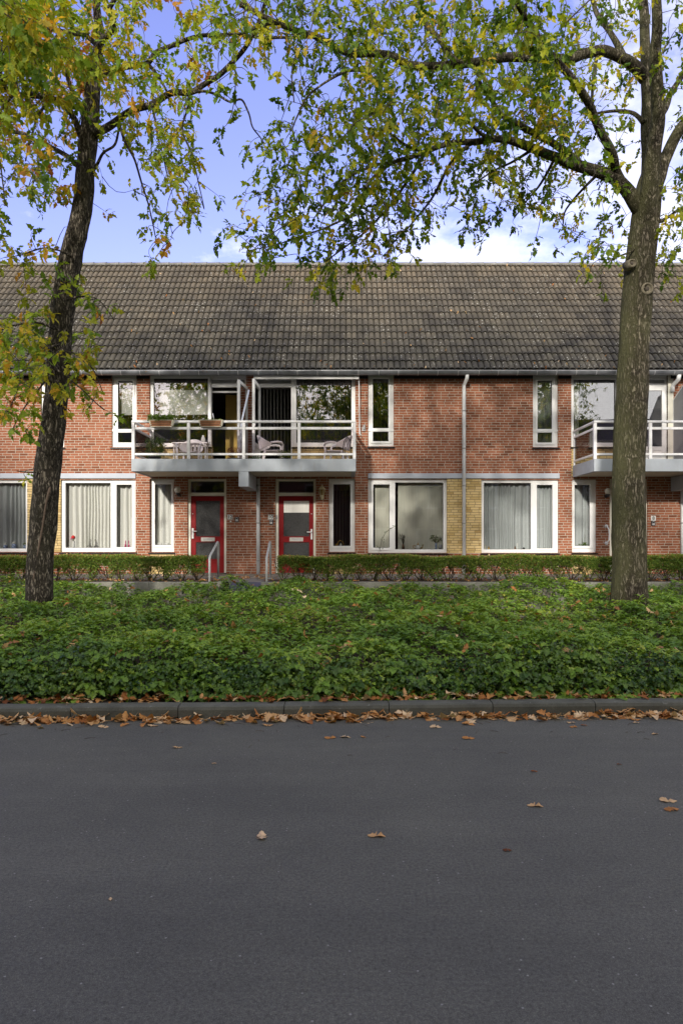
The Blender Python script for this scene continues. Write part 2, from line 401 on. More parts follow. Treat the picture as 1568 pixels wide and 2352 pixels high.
# leaves: vectorised
def leaf_template(kind):
    if kind == 'oak': half = [(.0,.012),(.16,.08),(.30,.19),(.38,.12),(.54,.25),(.62,.14),(.78,.18),(.87,.08)]
    elif kind == 'oak_wide': half = [(.0,.012),(.14,.09),(.28,.25),(.37,.16),(.52,.33),(.61,.19),(.76,.27),(.83,.15),(.93,.12)]
    elif kind == 'oak_small': half = [(.05,.03),(.28,.24),(.42,.13),(.60,.30),(.72,.14),(.86,.14)]
    elif kind == 'plain': half = [(.05,.03),(.30,.24),(.65,.25),(.88,.10)]
    elif kind == 'ivy': half = [(.0,.05),(.15,.30),(.40,.38),(.68,.27),(.88,.10)]
    mids = [(0,0,0), (.5,0,-.05), (1,0,-.16)]
    vs = [(0,0,0),(0,.5,.02),(0,1,-.14)]
    L = len(half)
    for sgn in (1,-1):
        for t, w in half: vs.append((sgn*w, t, .28*w-.14*t*t))
    fs = []
    base = 3; a = [base+i for i in range(L)]; b = [base+L+i for i in range(L)]
    kmid = next(i for i,(t,w) in enumerate(half) if t >= .5)
    fs.append([0,*a[:kmid],1][::1]); fs.append([1,*a[kmid:],2])
    fs.append([0,*b[:kmid],1][::-1]); fs.append([1,*b[kmid:],2][::-1])
    return np.array(vs, float), fs
TPL = {k: leaf_template(k) for k in ('oak','oak_small','oak_wide','plain','ivy')}
def leaves(name, mat, Pn, D, U, S, tint, kind='oak', parent=None, extra=None):
    tv, tf = TPL[kind]; n = len(Pn); k = len(tv)
    Pn = np.asarray(Pn, float); D = np.asarray(D, float); U = np.asarray(U, float); S = np.asarray(S, float); tint = np.asarray(tint, float)
    D /= np.linalg.norm(D, axis=1, keepdims=True)+1e-9
    B = np.cross(D, U); B /= np.linalg.norm(B, axis=1, keepdims=True)+1e-9
    Nn = np.cross(B, D)
    wsc = .85+.3*rng.random(n); curl = 1+1.6*rng.random(n)
    X = (tv[None,:,0]*wsc[:,None])[:,:,None]*B[:,None,:] + tv[None,:,1][:,:,None]*D[:,None,:] + (tv[None,:,2]*curl[:,None])[:,:,None]*Nn[:,None,:]
    V = Pn[:,None,:] + S[:,None,None]*X
    V = V.reshape(-1,3)
    if parent is not None: V = V-np.array(ORG[parent.name])
    loops = np.concatenate([np.array(f) for f in tf]); lens = np.array([len(f) for f in tf])
    LI = (loops[None,:]+(np.arange(n)*k)[:,None]).ravel(); LN = np.tile(lens, n); ST = np.concatenate([[0], np.cumsum(LN)[:-1]])
    me = bpy.data.meshes.new(name); me.vertices.add(len(V)); me.vertices.foreach_set('co', V.ravel())
    me.loops.add(len(LI)); me.loops.foreach_set('vertex_index', LI.astype(np.int32))
    me.polygons.add(len(LN)); me.polygons.foreach_set('loop_start', ST.astype(np.int32)); me.polygons.foreach_set('loop_total', LN.astype(np.int32))
    at = me.attributes.new('tint', 'FLOAT', 'POINT'); at.data.foreach_set('value', np.repeat(np.clip(tint,0,1), k))
    me.update(calc_edges=True); me.materials.append(MATS[mat])
    o = bpy.data.objects.new(name, me); C.objects.link(o)
    if parent is not None: o.parent = parent
    return o
def rv(n, s=1.0): return rng.normal(0, s, (n,3))

# ---------------------------------------------------------------- ground
def sheet(name, mat, x0, x1, y0, y1, z, kind='structure'):
    o = MB().quad((x0,y0,z),(x1,y0,z),(x1,y1,z),(x0,y1,z)).build(name, mat); tag(o, kind=kind); return o
def yk(x): return 6.49+.037*x
sheet('ground', 'soil', -120, 120, -120, 120, -.03)
o = MB().quad((-40,-3.6,0),(40,-3.6,0),(40,yk(40),0),(-40,yk(-40),0)).build('road', 'asphalt'); tag(o, kind='structure')
# planting bed soil
o = MB().quad((-16,yk(-16)+.17,.10),(16,yk(16)+.17,.10),(16,14.0,.10),(-16,14.0,.10)).build('planting_bed', 'soil'); tag(o, kind='structure')
# kerb
kb = MB(); x = -.568-.996*15
for i in range(31):
    a = x+.004; b = x+.996-.004; dz = random.uniform(-.003,.003)
    prof = [(0,-.02),(.0,.085),(.012,.112),(.035,.122),(.155,.124),(.155,-.02)]
    va = [(a, yk(a)+p, q+dz*(q>0)) for p, q in prof]; vb = [(b, yk(b)+p, q+dz*(q>0)) for p, q in prof]
    n = len(prof); kb.add(va+vb, [(i2, (i2+1)%n, n+(i2+1)%n, n+i2) for i2 in range(n)][0:0]+[(i2, n+i2, n+(i2+1)%n, (i2+1)%n) for i2 in range(n)]+[tuple(range(n)), tuple(range(n,2*n))[::-1]])
    x += .996
o = kb.build('kerb', 'kerb_concrete'); tag(o, kind='structure')
# kerb filler behind joints
MBf = MB(); MBf.box(-15.5,15.3,0,0.01,-.02,.02)
# terrace
TZ = .82
sheet('terrace_paving', 'paving', -16, 16, 14.10, 17.42, TZ)
pj = MB()
for i in range(int(32/.3)):
    xx = -16+.3*i
    pj.box(xx, xx+.006, 14.95, 17.39, TZ+.001, TZ+.003)
for yy in (15.25,15.55,15.85,16.15,16.45,16.75,17.05,17.35): pj.box(-16,16,yy,yy+.006,TZ+.0012,TZ+.0032)
tag(pj.build('paving_joints', 'soil'), kind='structure')
# retaining walls (two, with the steps between)
def rwall(x0, x1, label):
    m = MB(); x = x0
    L = .5; xs = []
    while x < x1-.01:
        e = min(x+1.0, x1); m.box(x+.002, e-.002, 14.0, 14.10, -.02, TZ+random.uniform(0,.006)); x = e
    return m
t = rwall(-16, wx(509,14.0), ''); t.box(wx(509,14)-.10, wx(509,14)-.002, 14.102, 14.9, .3, TZ+.006)
t.top('retaining_wall', 'wall_concrete', 'low grey concrete retaining wall left of the steps, under the left hedge', 'wall', 'concrete retaining walls', bevel=.006)
t = rwall(wx(599,14.0), 16, ''); t.box(wx(599,14)+.002, wx(599,14)+.10, 14.102, 14.9, .3, TZ+.006)
t.top('retaining_wall', 'wall_concrete', 'low grey concrete retaining wall right of the steps, under the long right hedge', 'wall', 'concrete retaining walls', bevel=.006)
st = MB()
xa, xb = wx(509,14)+.003, wx(599,14)-.003
st.box(xa, xb, 14.02, 14.35, .3, .65); st.box(xa, xb, 13.68, 14.0, .1, .48)
st.top('steps', 'paving', 'concrete steps between the two low walls leading up to the red doors', 'steps', bevel=.008)

# ---------------------------------------------------------------- the terraced building
B = thing('terraced_house', (0, W, TZ), 'red brick terrace of flats with white windows and a long brown tiled roof', 'building')
ZB = .70; ZT = wz(860)
X0, X1 = -14.5, 15.2
# name: (px x0,x1,y0,y1)
win = dict(
 U0=(94,148,859,1027), U1=(257,314,859,1027), U3=(845,904,859,1025), U4=(1223,1281,859,1027),
 UL=(344,560,859,1026), UR=(593,816,859,1026), RL=(1311,1538,859,1056),
 G0=(-109,63,1102,1268), G1=(140,312,1102,1268), G2=(344,400,1100,1268), D1=(431,520,1099,1318),
 D2=(632,725,1099,1318), G3=(755,815,1100,1268), G4=(845,1026,1101,1270), G5=(1105,1282,1102,1270),
 G6=(1313,1369,1101,1269), D3=(1399,1487,1099,1318))
def rect(k): a = win[k]; return (wx(a[0]), wx(a[1]), wz(a[3]), wz(a[2]))
rooms = []
holes = []
for k in win:
    x0,x1,z0,z1 = rect(k)
    if k in ('UL',): holes.append((x0, wx(552.7), z0, z1)) ; continue
    if k == 'UR': holes.append((wx(593), x1, z0, z1)); continue
    holes.append((x0, x1, z0, z1))
zs_up = wz(1053)   # balcony doors go down behind the slab
Zfl = 3.40
holes[-len(win)+0:0] = []
ydoor = [(wx(485), wx(565), Zfl, wz(859)), (wx(582), wx(671), Zfl, wz(859)), (wx(1440), wx(1538), Zfl, wz(859))]
holes += ydoor
yel = [ (wx(344), wx(485), Zfl-.1, wz(1026)-.0), (wx(671), wx(816), Zfl-.1, wz(1026)), (wx(1311), wx(1440), Zfl-.1, wz(1026)),
        (wx(63), wx(140), wz(1268), wz(1100)), (wx(1026), wx(1105), wz(1270), wz(1099)),
        (wx(344), wx(400), ZB+.02, wz(1273)), (wx(755), wx(815), ZB+.02, wz(1273)), (wx(1313), wx(1369), ZB+.02, wz(1273)),
        (wx(-190), wx(-109), wz(1268), wz(1100)) ]
lint = [(wx(-109), wx(312), wz(1100), wz(1087)), (wx(845), wx(1284), wz(1100), wz(1087))]
# RL window stops at sill height, its door goes on down
holes = [h if abs(h[0]-wx(1311)) > 1e-6 else (h[0], wx(1440), wz(1026), h[3]) for h in holes]
allh = holes+yel+lint
m = MB(); holed(m, X0, X1, ZB, ZT, allh, W, W+.30); m.build('wall', 'red_brick', B)
for r in yel:
    mm = MB(); mm.box(r[0]+.001, r[1]-.001, W+.003, W+.30, r[2], r[3]); tag(mm.build('wall_panel', 'yellow_brick', B), 'yellow brick panel between the red brickwork')
for r in lint:
    mm = MB(); mm.box(r[0], r[1], W-.022, W+.298, r[2]+.012, r[3]-.001); mm.build('lintel', 'lintel_grey', B, .004)
# side and back walls, floors, inner walls
m = MB(); m.box(X0, X0+.3, W+.302, W+7.2, ZB, ZT); m.box(X1-.3, X1, W+.302, W+7.2, ZB, ZT); m.box(X0, X1, W+7.202, W+7.5, ZB, ZT); m.build('rear_wall', 'red_brick', B)
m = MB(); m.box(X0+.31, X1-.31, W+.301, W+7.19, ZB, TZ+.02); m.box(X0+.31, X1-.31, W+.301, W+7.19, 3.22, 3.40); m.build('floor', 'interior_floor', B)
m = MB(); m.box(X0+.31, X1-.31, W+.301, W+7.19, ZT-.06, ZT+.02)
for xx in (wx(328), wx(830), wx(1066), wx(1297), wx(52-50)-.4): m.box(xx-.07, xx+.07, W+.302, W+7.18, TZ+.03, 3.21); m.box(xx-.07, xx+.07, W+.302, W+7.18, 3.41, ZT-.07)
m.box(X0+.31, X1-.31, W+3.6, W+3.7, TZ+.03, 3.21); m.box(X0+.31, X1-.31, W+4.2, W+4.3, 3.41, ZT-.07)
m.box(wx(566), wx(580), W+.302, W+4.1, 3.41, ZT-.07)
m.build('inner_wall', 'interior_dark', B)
mo = MB(); mo.box(wx(507)-.1, wx(566)-.02, W+1.3, W+1.4, 3.41, wz(905)+.25); tag(mo.build('room_partition', 'interior_ochre', B), 'ochre inner wall behind the open balcony door')
# black strip on the wall standing in for the gutter's shade
m = MB()
segs = [(X0, wx(94)), (wx(148), wx(257)), (wx(314), wx(344)), (wx(816), wx(845)), (wx(904), wx(1223)), (wx(1281), wx(1311)), (wx(1538), X1)]
for a, b in segs: MB().box(a+.002, b-.002, W-.02, W-.001, wz(870), ZT-.002).build('eaves_shade_strip', 'soffit_shade_black', B)

# ---- windows
def frame_window(name, k, panes, sashes=(), mat='white_frame', gmat='glass_up', sill=True, rails=(), dep=.05, box=None, label=None):
    x0,x1,z0,z1 = box or rect(k)
    gp = [(wx(p[0]), wx(p[1]), wz(p[3]), wz(p[2])) for p in panes]
    m = MB(); holed(m, x0+.002, x1-.002, z0+.002, z1-.002, gp, W+dep, W+dep+.085)
    for s in sashes:    # raised sash profile round a pane
        a = (wx(s[0]), wx(s[1]), wz(s[3]), wz(s[2]))
        inn = [g for g in gp if g[0] > a[0]-1e-4 and g[1] < a[1]+1e-4 and g[2] > a[2]-1e-4 and g[3] < a[3]+1e-4]
        holed(m, *a, inn, W+dep-.016, W+dep-.001)
    for s in rails: m.box(wx(s[0]), wx(s[1]), W+dep-.022, W+dep-.002, wz(s[3]), wz(s[2]))
    # glazing beads, dark rubber line
    o = m.build('window', mat, B, .004)
    if label: o['label'] = label
    for g in gp:
        p = MB(); p.box(g[0]-.008, g[1]+.008, W+dep+.045, W+dep+.053, g[2]-.008, g[3]+.008); p.build('pane', gmat, o)
    gk = MB()
    for g in gp: holed(gk, g[0]-.001, g[1]+.001, g[2]-.001, g[3]+.001, [(g[0]+.009, g[1]-.009, g[2]+.009, g[3]-.009)], W+dep+.030, W+dep+.044)
    gk.build('gasket', 'dark_plastic', o)
    if sill:
        q = MB(); xx = x0-.03
        while xx < x1+.03-.01:
            e = min(xx+.105, x1+.03); q.add(*sillbrick(xx+.004, e-.004, z0)); xx = e
        q.build('sill', 'sill_tile', o)
    return o
def sillbrick(a, b, z):
    zt = z-.002; zb = z-.046
    vs = [(a,W-.045,zb),(b,W-.045,zb),(b,W+.10,zb),(a,W+.10,zb),(a,W-.045,zt-.012),(b,W-.045,zt-.012),(b,W+.10,zt),(a,W+.10,zt)]
    return vs, [(0,3,2,1),(4,5,6,7),(0,1,5,4),(2,3,7,6),(0,4,7,3),(1,2,6,5)]
frame_window('', 'U0', [(106,136,874,984),(106,136,993,1016)], rails=[(94,148,985,991)])
frame_window('', 'U1', [(270,304,874,985),(270,304,993,1016)], [(262,309,867,1022)], rails=[(256.5,315,985,991)])
frame_window('', 'U3', [(856,892,869,983),(856,892,991,1013)], [(851,898,864,1018)], rails=[(844.5,904.5,985,990.5)])
frame_window('', 'U4', [(1234.5,1268,873,985),(1234.5,1268,993,1016)], [(1229,1275,866,1021)], rails=[(1222.5,1281.5,986,991.5)])
frame_window('', 'UL', [(352,477,868,1017)], box=(wx(344), wx(484), wz(1026), wz(859)))
frame_window('', 'UR', [(680,807,868,1016)], box=(wx(672), wx(816), wz(1026), wz(859)))
frame_window('', 'RL', [(1318,1414,871,1016)], box=(wx(1311), wx(1440), wz(1026), wz(859)))
G = 'glass_low'
frame_window('', 'G0', [(-104,-70,1112,1257),(-46,58,1109,1260)], [(-105,-62,1107,1261)], gmat=G)
frame_window('', 'G1', [(149,253,1109,1258.5),(267,302,1113,1257)], [(259,309,1107,1263)], gmat=G)
frame_window('', 'G2', [(354,392,1112,1252)], [(349,396,1107,1258)], gmat=G, dep=.10)
frame_window('', 'G3', [(765,804.5,1112,1254)], [(760,810,1106,1259)], gmat='glass_low', dep=.06)
frame_window('', 'G4', [(857,894.5,1112.5,1258),(907.5,1018,1108,1262)], [(850,901,1107,1264)], gmat=G)
frame_window('', 'G5', [(1111.5,1219.5,1109,1262),(1233,1269,1113.5,1259.5)], [(1226,1276,1107,1265)], gmat=G)
frame_window('', 'G6', [(1319.5,1355,1113.5,1254)], [(1316,1362,1107,1260)], gmat=G)

# ---- front doors
def front_door(x0, x1, hinge_left, lace, hy):
    """x0,x1 frame px"""
    dep = .07; f = MB()
    lx0, lx1 = x0+6.5, x1-6
    holed(f, wx(x0)+.002, wx(x1)-.002, wz(1318), wz(1099.5), [(wx(lx0), wx(lx1), wz(1131), wz(1105)), (wx(lx0), wx(lx1), wz(1318)-.1, wz(1138.5))], W+dep-.01, W+dep+.09)
    o = f.build('door_frame', 'cream_frame', B, .004)
    g = MB(); g.box(wx(lx0)-.01, wx(lx1)+.01, W+dep+.04, W+dep+.05, wz(1131)-.01, wz(1105)+.01); g.build('transom_pane', 'glass_low', o)
    d = MB(); a, b = lx0+.4, lx1-.4; ins = 11
    gl = [(wx(a+ins), wx(b-9.5), wz(1232), wz(1150)), (wx(a+ins), wx(b-9.5), wz(1284), wz(1245.5))]
    holed(d, wx(a), wx(b), wz(1317), wz(1139), gl, W+dep+.02, W+dep+.065)
    for yy in (1290, 1297, 1304): d.box(wx(a+ins), wx(b-9.5), W+dep+.008, W+dep+.0195, wz(yy+5.6), wz(yy))
    leaf = d.build('door', 'red_paint', B, .003)
    for q in gl:
        p = MB(); p.box(q[0]-.01, q[1]+.01, W+dep+.040, W+dep+.050, q[2]-.01, q[3]+.01); p.build('door_pane', 'glass_pebbled', leaf)
    if lace:
        q = gl[0]; p = MB(); holed(p, q[0]+.004, q[1]-.004, wz(1177), q[3]-.003, [], W+dep+.034, W+dep+.0385); tag(p.build('lace_strip', 'curtain_white', leaf), 'white lace strip across the top of the door glass')
    ms = MB(); cx = (wx(a+ins)+wx(b-9.5))/2
    holed(ms, cx-.175, cx+.175, wz(1243.5), wz(1234.5), [(cx-.12, cx+.12, wz(1241), wz(1237))], W+dep+.006, W+dep+.0195); fl = ms.build('letter_slot', 'brass_flap', leaf, .002)
    fp = MB(); fp.box(cx-.119, cx+.119, W+dep+.012, W+dep+.0192, wz(1240.9), wz(1237.1)); fp.build('flap', 'grey_plastic', fl)
    hx = wx(a+4) if hinge_left else wx(b-4)
    h = MB(); h.box(hx-.022, hx+.022, W+dep-.0, W+dep+.0195, wz(hy+17), wz(hy-7))
    sg = 1 if hinge_left else -1
    h.tube([(hx, W+dep-.0, wz(hy)), (hx, W+dep-.045, wz(hy)), (hx+sg*.03, W+dep-.05, wz(hy)), (hx+sg*.115, W+dep-.05, wz(hy))], .012, 8)
    h.build('handle', 'chrome_white', leaf)
    k = MB(); k.lathe((hx, W+dep+.012, wz(1180)), [(.014,-.008),(.014,.008)], 10); k.build('spy_hole', 'chrome_white', leaf)
    return leaf
front_door(430.5, 520, True, False, 1220)
front_door(632.5, 725.5, False, True, 1222)
front_door(1399.5, 1487, True, False, 1222)
# doorsteps
for a, b in ((431,520),(632,725),(1399,1487)): MB().box(wx(a)+.002, wx(b)-.002, W-.04, W+.29, TZ-.08, TZ+.028).build('threshold', 'kerb_concrete', B)

# ---- balcony doors (upper floor)
def balcony_door(xf0, xf1, hinge, ang, stile=7.0, side='open', zf=Zfl):
    """frame with vent and head; leaf opened outwards by ang degrees about x=hinge"""
    dep = .05; f = MB()
    holed(f, wx(xf0)+.002, wx(xf1)-.002, zf+.0, wz(859), [(wx(xf0+.4), wx(xf1-4), wz(880), wz(871)), (wx(xf0+.4), wx(xf1-4), zf-.1, wz(888))], W+dep, W+dep+.085)
    o = f.build('balcony_door_frame', 'white_frame', B, .004)
    v = MB()
    for i in range(4): v.box(wx(xf0+.4), wx(xf1-4), W+dep+.02+.004*i, W+dep+.03+.004*i, wz(880)+.024*i, wz(880)+.024*i+.014)
    v.box(wx(xf0+.4), wx(xf1-4), W+dep+.07, W+dep+.08, wz(880), wz(871)); v.build('vent', 'grey_plastic', o)
    wd = wx(xf1-4)-wx(xf0+.4); zt = wz(888)-.01; zb = zf+.05; hx = wx(hinge)
    L = MB(); holed(L, -wd, 0, zb, zt, [(-wd+.085, -.085, zb+.62, zt-.09), (-wd+.085, -.085, zb+.10, zb+.52)], -.03, .03)
    P_ = MB(); P_.box(-wd+.08, -.08, -.004, .004, zb+.62, zt-.09)
    Q_ = MB(); Q_.box(-wd+.08, -.08, -.010, .010, zb+.10, zb+.52)
    H_ = MB(); H_.box(-wd+.02, -wd+.05, -.045, -.0305, zb+1.0, zb+1.14); H_.tube([(-wd+.035,-.045,zb+1.1),(-wd+.035,-.08,zb+1.1),(-wd+.13,-.08,zb+1.1)], .010, 8)
    ca, sa = math.cos(R(ang)), math.sin(R(ang))
    def rot(mb): mb.v = [(hx+x*ca+y*sa*(1), W+dep+.02+x*sa+y*ca*1.0 if False else W+dep-.02+(x*sa)+(y*ca), z) for x,y,z in mb.v] ; return mb
    # rotation about the hinge: x' = x cos - y sin ; y' = x sin + y cos
    def rot(mb): mb.v = [(hx+x*ca-y*sa, W+dep-.02+x*sa+y*ca, z) for x,y,z in mb.v]; return mb
    leaf = rot(L).build('balcony_door', 'white_frame', B, .004)
    rot(P_).build('pane', 'glass_up', leaf); rot(Q_).build('door_panel', 'white_frame', leaf); rot(H_).build('handle', 'chrome_white', leaf)
    return leaf
balcony_door(485, 566, 567, 84)
balcony_door(582, 672, 596, 88)
balcony_door(1440, 1532, 1527, 0, zf=Zfl)
m = MB(); m.box(wx(1532), wx(1545), W+.0-.012, W-.001, Zfl, wz(860)); m.build('corner_post', 'cream_frame', B)
m = MB(); m.box(wx(566.2), wx(581.8), W+.04, W+.13, Zfl, wz(859)); m.build('corner_post', 'white_frame', B)

# ---- roof
TH = R(48); E = .335; NR = 16.6; PW = .15
ys, zs_ = 17.02, 5.915
sd = (0, math.cos(TH), math.sin(TH)); nd = (0, -math.sin(TH), math.cos(TH))
def roofpt(x, s, n): return (x, ys+s*sd[1]+n*nd[1], zs_+s*sd[2]+n*nd[2])
RL_ = NR*E
nx = 8; ncol = int((X1-X0+.6)/PW)
xs = np.array([X0-.3+PW*(i+j/nx) for i in range(ncol) for j in range(nx)]+[X0-.3+PW*ncol])
ph = (np.arange(len(xs)) % nx)/nx
wave = .052*np.sqrt(np.clip(np.sin(math.pi*ph), 0, 1))
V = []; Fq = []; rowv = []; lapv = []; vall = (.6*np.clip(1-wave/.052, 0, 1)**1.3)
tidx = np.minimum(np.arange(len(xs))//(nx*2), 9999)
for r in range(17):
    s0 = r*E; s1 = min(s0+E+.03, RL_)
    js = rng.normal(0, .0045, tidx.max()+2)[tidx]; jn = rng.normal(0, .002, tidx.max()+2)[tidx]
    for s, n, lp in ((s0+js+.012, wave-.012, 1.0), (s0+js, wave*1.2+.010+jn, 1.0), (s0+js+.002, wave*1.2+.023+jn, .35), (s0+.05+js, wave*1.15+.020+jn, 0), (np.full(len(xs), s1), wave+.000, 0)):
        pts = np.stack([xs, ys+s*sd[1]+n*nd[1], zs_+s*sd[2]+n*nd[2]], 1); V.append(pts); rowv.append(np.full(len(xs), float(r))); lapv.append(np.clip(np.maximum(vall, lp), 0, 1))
    b0 = r*5*len(xs); n_ = len(xs)
    for l in range(4):
        i = np.arange(n_-1); a = b0+l*n_+i
        Fq.append(np.stack([a, a+1, a+1+n_, a+n_], 1))
V = np.concatenate(V)-np.array(ORG[B.name]); Fq = np.concatenate(Fq)
me = bpy.data.meshes.new('roof'); me.from_pydata(V.tolist(), [], Fq.tolist())
at = me.attributes.new('row', 'FLOAT', 'POINT'); at.data.foreach_set('value', np.concatenate(rowv))
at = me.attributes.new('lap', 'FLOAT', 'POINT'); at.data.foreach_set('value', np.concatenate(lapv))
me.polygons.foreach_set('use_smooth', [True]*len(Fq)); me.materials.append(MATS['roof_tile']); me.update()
me.set_sharp_from_angle(angle=R(40))
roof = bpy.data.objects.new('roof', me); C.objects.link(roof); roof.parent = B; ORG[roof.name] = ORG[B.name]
yr, zr = ys+RL_*sd[1], zs_+RL_*sd[2]
m = MB(); m.box(X0-.3, X1+.3, yr, yr+.02, zr-.3, zr-.02)
m.quad((X0-.3, yr+.0, zr+.03), (X0-.3, 2*yr-ys, zs_), (X1+.3, 2*yr-ys, zs_), (X1+.3, yr+.0, zr+.03)); m.build('rear_slope', 'far_roof', roof)
for xg in (X0, X1):
    mm = MB(); mm.add([(xg,W,ZT),(xg,2*yr-W,ZT),(xg,yr,zr-.1)], [(0,1,2)]); mm.build('gable', 'red_brick', B)
m = MB(); x = X0-.3
while x < X1+.3:
    L = .395; vs = []; r0 = .115
    for (xx, rr) in ((x, r0*.93), (x+L*.9, r0), (x+L, r0*1.04)):
        for k in range(9):
            a = math.pi*(k/8); vs.append((xx, yr-math.cos(a)*rr*1.1, zr-.045+math.sin(a)*rr+.0))
    m.add(vs, [(i*9+k, i*9+k+1, (i+1)*9+k+1, (i+1)*9+k) for i in range(2) for k in range(8)]+[tuple(range(9)), tuple(range(18,27))[::-1]], True); x += .38
m.build('ridge', 'ridge_concrete', roof)
# gutter
gy, gz = 17.07, 5.905
prof = [(-.075,.0),(-.072,-.035),(-.055,-.068),(-.03,-.088),(0,-.095),(.04,-.088),(.065,-.06),(.07,-.0)]
m = MB(); vs = [(X, gy+a, gz+b) for X in (X0-.35, X1+.35) for a, b in prof]; n = len(prof)
m.add(vs, [(i, i+1, n+i+1, n+i) for i in range(n-1)], True)
vs = [(X, gy+a*.93, gz+b*.93+.003) for X in (X0-.35, X1+.35) for a, b in prof]
m.add(vs, [(i, i+1, n+i+1, n+i)[::-1] for i in range(n-1)], True)
gut = m.build('gutter', 'zinc', B)
m = MB(); m.tube([(X0-.35, gy-.078, gz+.004), (X1+.35, gy-.078, gz+.004)], .011, 8); m.build('bead', 'zinc_edge', gut)
x = X0
while x < X1:
    m = MB(); w = .009
    vs = [(X, gy+a*1.07, gz+b*1.07) for X in (x-w, x+w) for a, b in prof]
    m.add(vs, [(i, i+1, n+i+1, n+i) for i in range(n-1)], True); x += .495+random.uniform(-.02,.02); m.build('gutter_bracket', 'zinc_edge', gut)
m = MB(); m.box(X0, X1, 17.145, W-.021, gz-.03, gz-.01); m.build('soffit', 'soffit_shade_black', B)
# downpipes
def downpipe(px, z0, wide=.045, topel=True, ztop=None):
    x = wx(px, W-.06); m = MB(); zt = ztop or 5.60
    pts = [(x, W-.06, z0), (x, W-.06, zt)]
    if topel: pts += [(x+.01, W-.075, zt+.05), (x+.03, gy+.03, zt+.13), (x+.035, gy, gz-.08)]
    m.tube(pts, wide, 14)
    o = m.build('downpipe', 'pipe_grey', B)
    zz = z0+.35
    while zz < zt-.1:
        c = MB(); c.lathe((x, W-.06, zz), [(wide+.004,-.02),(wide+.004,.02)], 14); c.box(x-.012, x+.012, W-.03, W-.001, zz-.01, zz+.01); zz += .95; c.build('pipe_collar', 'grey_plastic', o)
downpipe(1065, TZ)
downpipe(593, TZ, .045, False, wz(1100))
downpipe(1566, TZ, .045, False, wz(1112))
downpipe(1543.5, 5.45, .05, True, 5.58)

# ---- balconies
BY = W-1.5
def balcony(xa, xb, divider=False):
    b = thing('balcony', (xa, W, 3.28), None, None); del_keys = [k for k in ('label','category') if k in b]
    b.parent = B; b.location = Vector((xa, W, 3.28))-ORG[B.name]
    ZS0, ZS1 = 3.285, 3.577
    m = MB()
    # upstand fascia and slab
    m.box(xa, xb, BY, BY+.10, ZS0, ZS1); m.box(xa, xa+.10, BY+.102, W-.001, ZS0, ZS1); m.box(xb-.10, xb, BY+.102, W-.001, ZS0, ZS1)
    m.build('fascia', 'balcony_grey', b, .008)
    m = MB(); m.box(xa+.102, xb-.102, BY+.102, W-.001, ZS0+.012, 3.41); m.build('slab', 'plaster', b)
    # support beam
    cx = (xa+xb)/2
    m = MB(); m.box(cx-.115, cx+.115, BY+.002, W-.001, 2.93, ZS0-.001); m.build('beam', 'balcony_grey', b, .006)
    # railing
    zr0, zr1 = 4.44, 4.475
    rm = MB(); py = BY+.05
    rm.box(xa, xb, py-.045, py+.045, 4.425, 4.475)
    n = 4; ps = [xa+.035+(xb-xa-.07)*i/n for i in range(n+1)]
    for a, c in zip(ps[:-1], ps[1:]):
        rm.box(a+.036, c-.036, py-.02, py+.02, 4.265, 4.325); rm.box(a+.036, c-.036, py-.02, py+.02, 3.665, 3.715)
    for xx in (xa+.035, xb-.035):
        if divider and xx > 0+xb-.1: continue
        rm.box(xx-.035, xx+.035, py+.046, W-.002, 4.427, 4.473)
        rm.box(xx-.02, xx+.02, py+.046, W-.042, 4.267, 4.323); rm.box(xx-.02, xx+.02, py+.046, W-.042, 3.667, 3.713)
    rm.build('rail', 'white_rail', b, .005)
    for xx in ps:
        q = MB(); q.box(xx-.035, xx+.035, py-.036, py+.036, ZS1+.001, 4.424); q.build('post', 'white_rail', b, .005)
    for xx in (xa+.035, xb-.035):
        if divider and xx > xb-.1: continue
        q = MB(); q.box(xx-.02, xx+.02, W-.041, W-.001, ZS1+.001, 4.424); q.build('post', 'white_rail', b, .003)
    for a, c in zip(ps[:-1], ps[1:]):
        q = MB(); q.box(a+.037, c-.037, py-.004, py+.004, 3.716, 4.264); q.build('glass_panel', 'glass_tint', b)
    for xx in (xa+.035, xb-.035):
        if divider and xx > xb-.1: continue
        q = MB(); q.box(xx-.004, xx+.004, py+.05, W-.045, 3.716, 4.264); q.build('glass_panel', 'glass_tint', b)
    return b
BXA, BXB = wx(302,BY), wx(817,BY)
balcony(BXA, BXB)
RXA = 5.815
balcony(RXA, RXA+5.22)
# privacy screen on the right balcony
sx = wx(1545)
m = MB(); zt0 = 5.30
for (y0,z0),(y1,z1) in [((W-.03,zt0),(BY+.4,zt0+.33))]: pass
prof = [(W-.03,3.43),(W-.03,5.25),(W-.55,5.52),(W-.75,5.50),(W-1.35,4.9),(W-1.35,3.43)]
m.add([(sx-.012,y,z) for y,z in prof]+[(sx+.012,y,z) for y,z in prof], [tuple(range(6)), tuple(range(6,12))[::-1]]+[(i,(i+1)%6,6+(i+1)%6,6+i)[::-1] for i in range(6)])
ps_ = m.build('privacy_screen', 'screen_grey', B)
m = MB(); m.tube([(sx,y,z) for y,z in prof], .022, 8); m.build('screen_frame', 'white_rail', ps_)

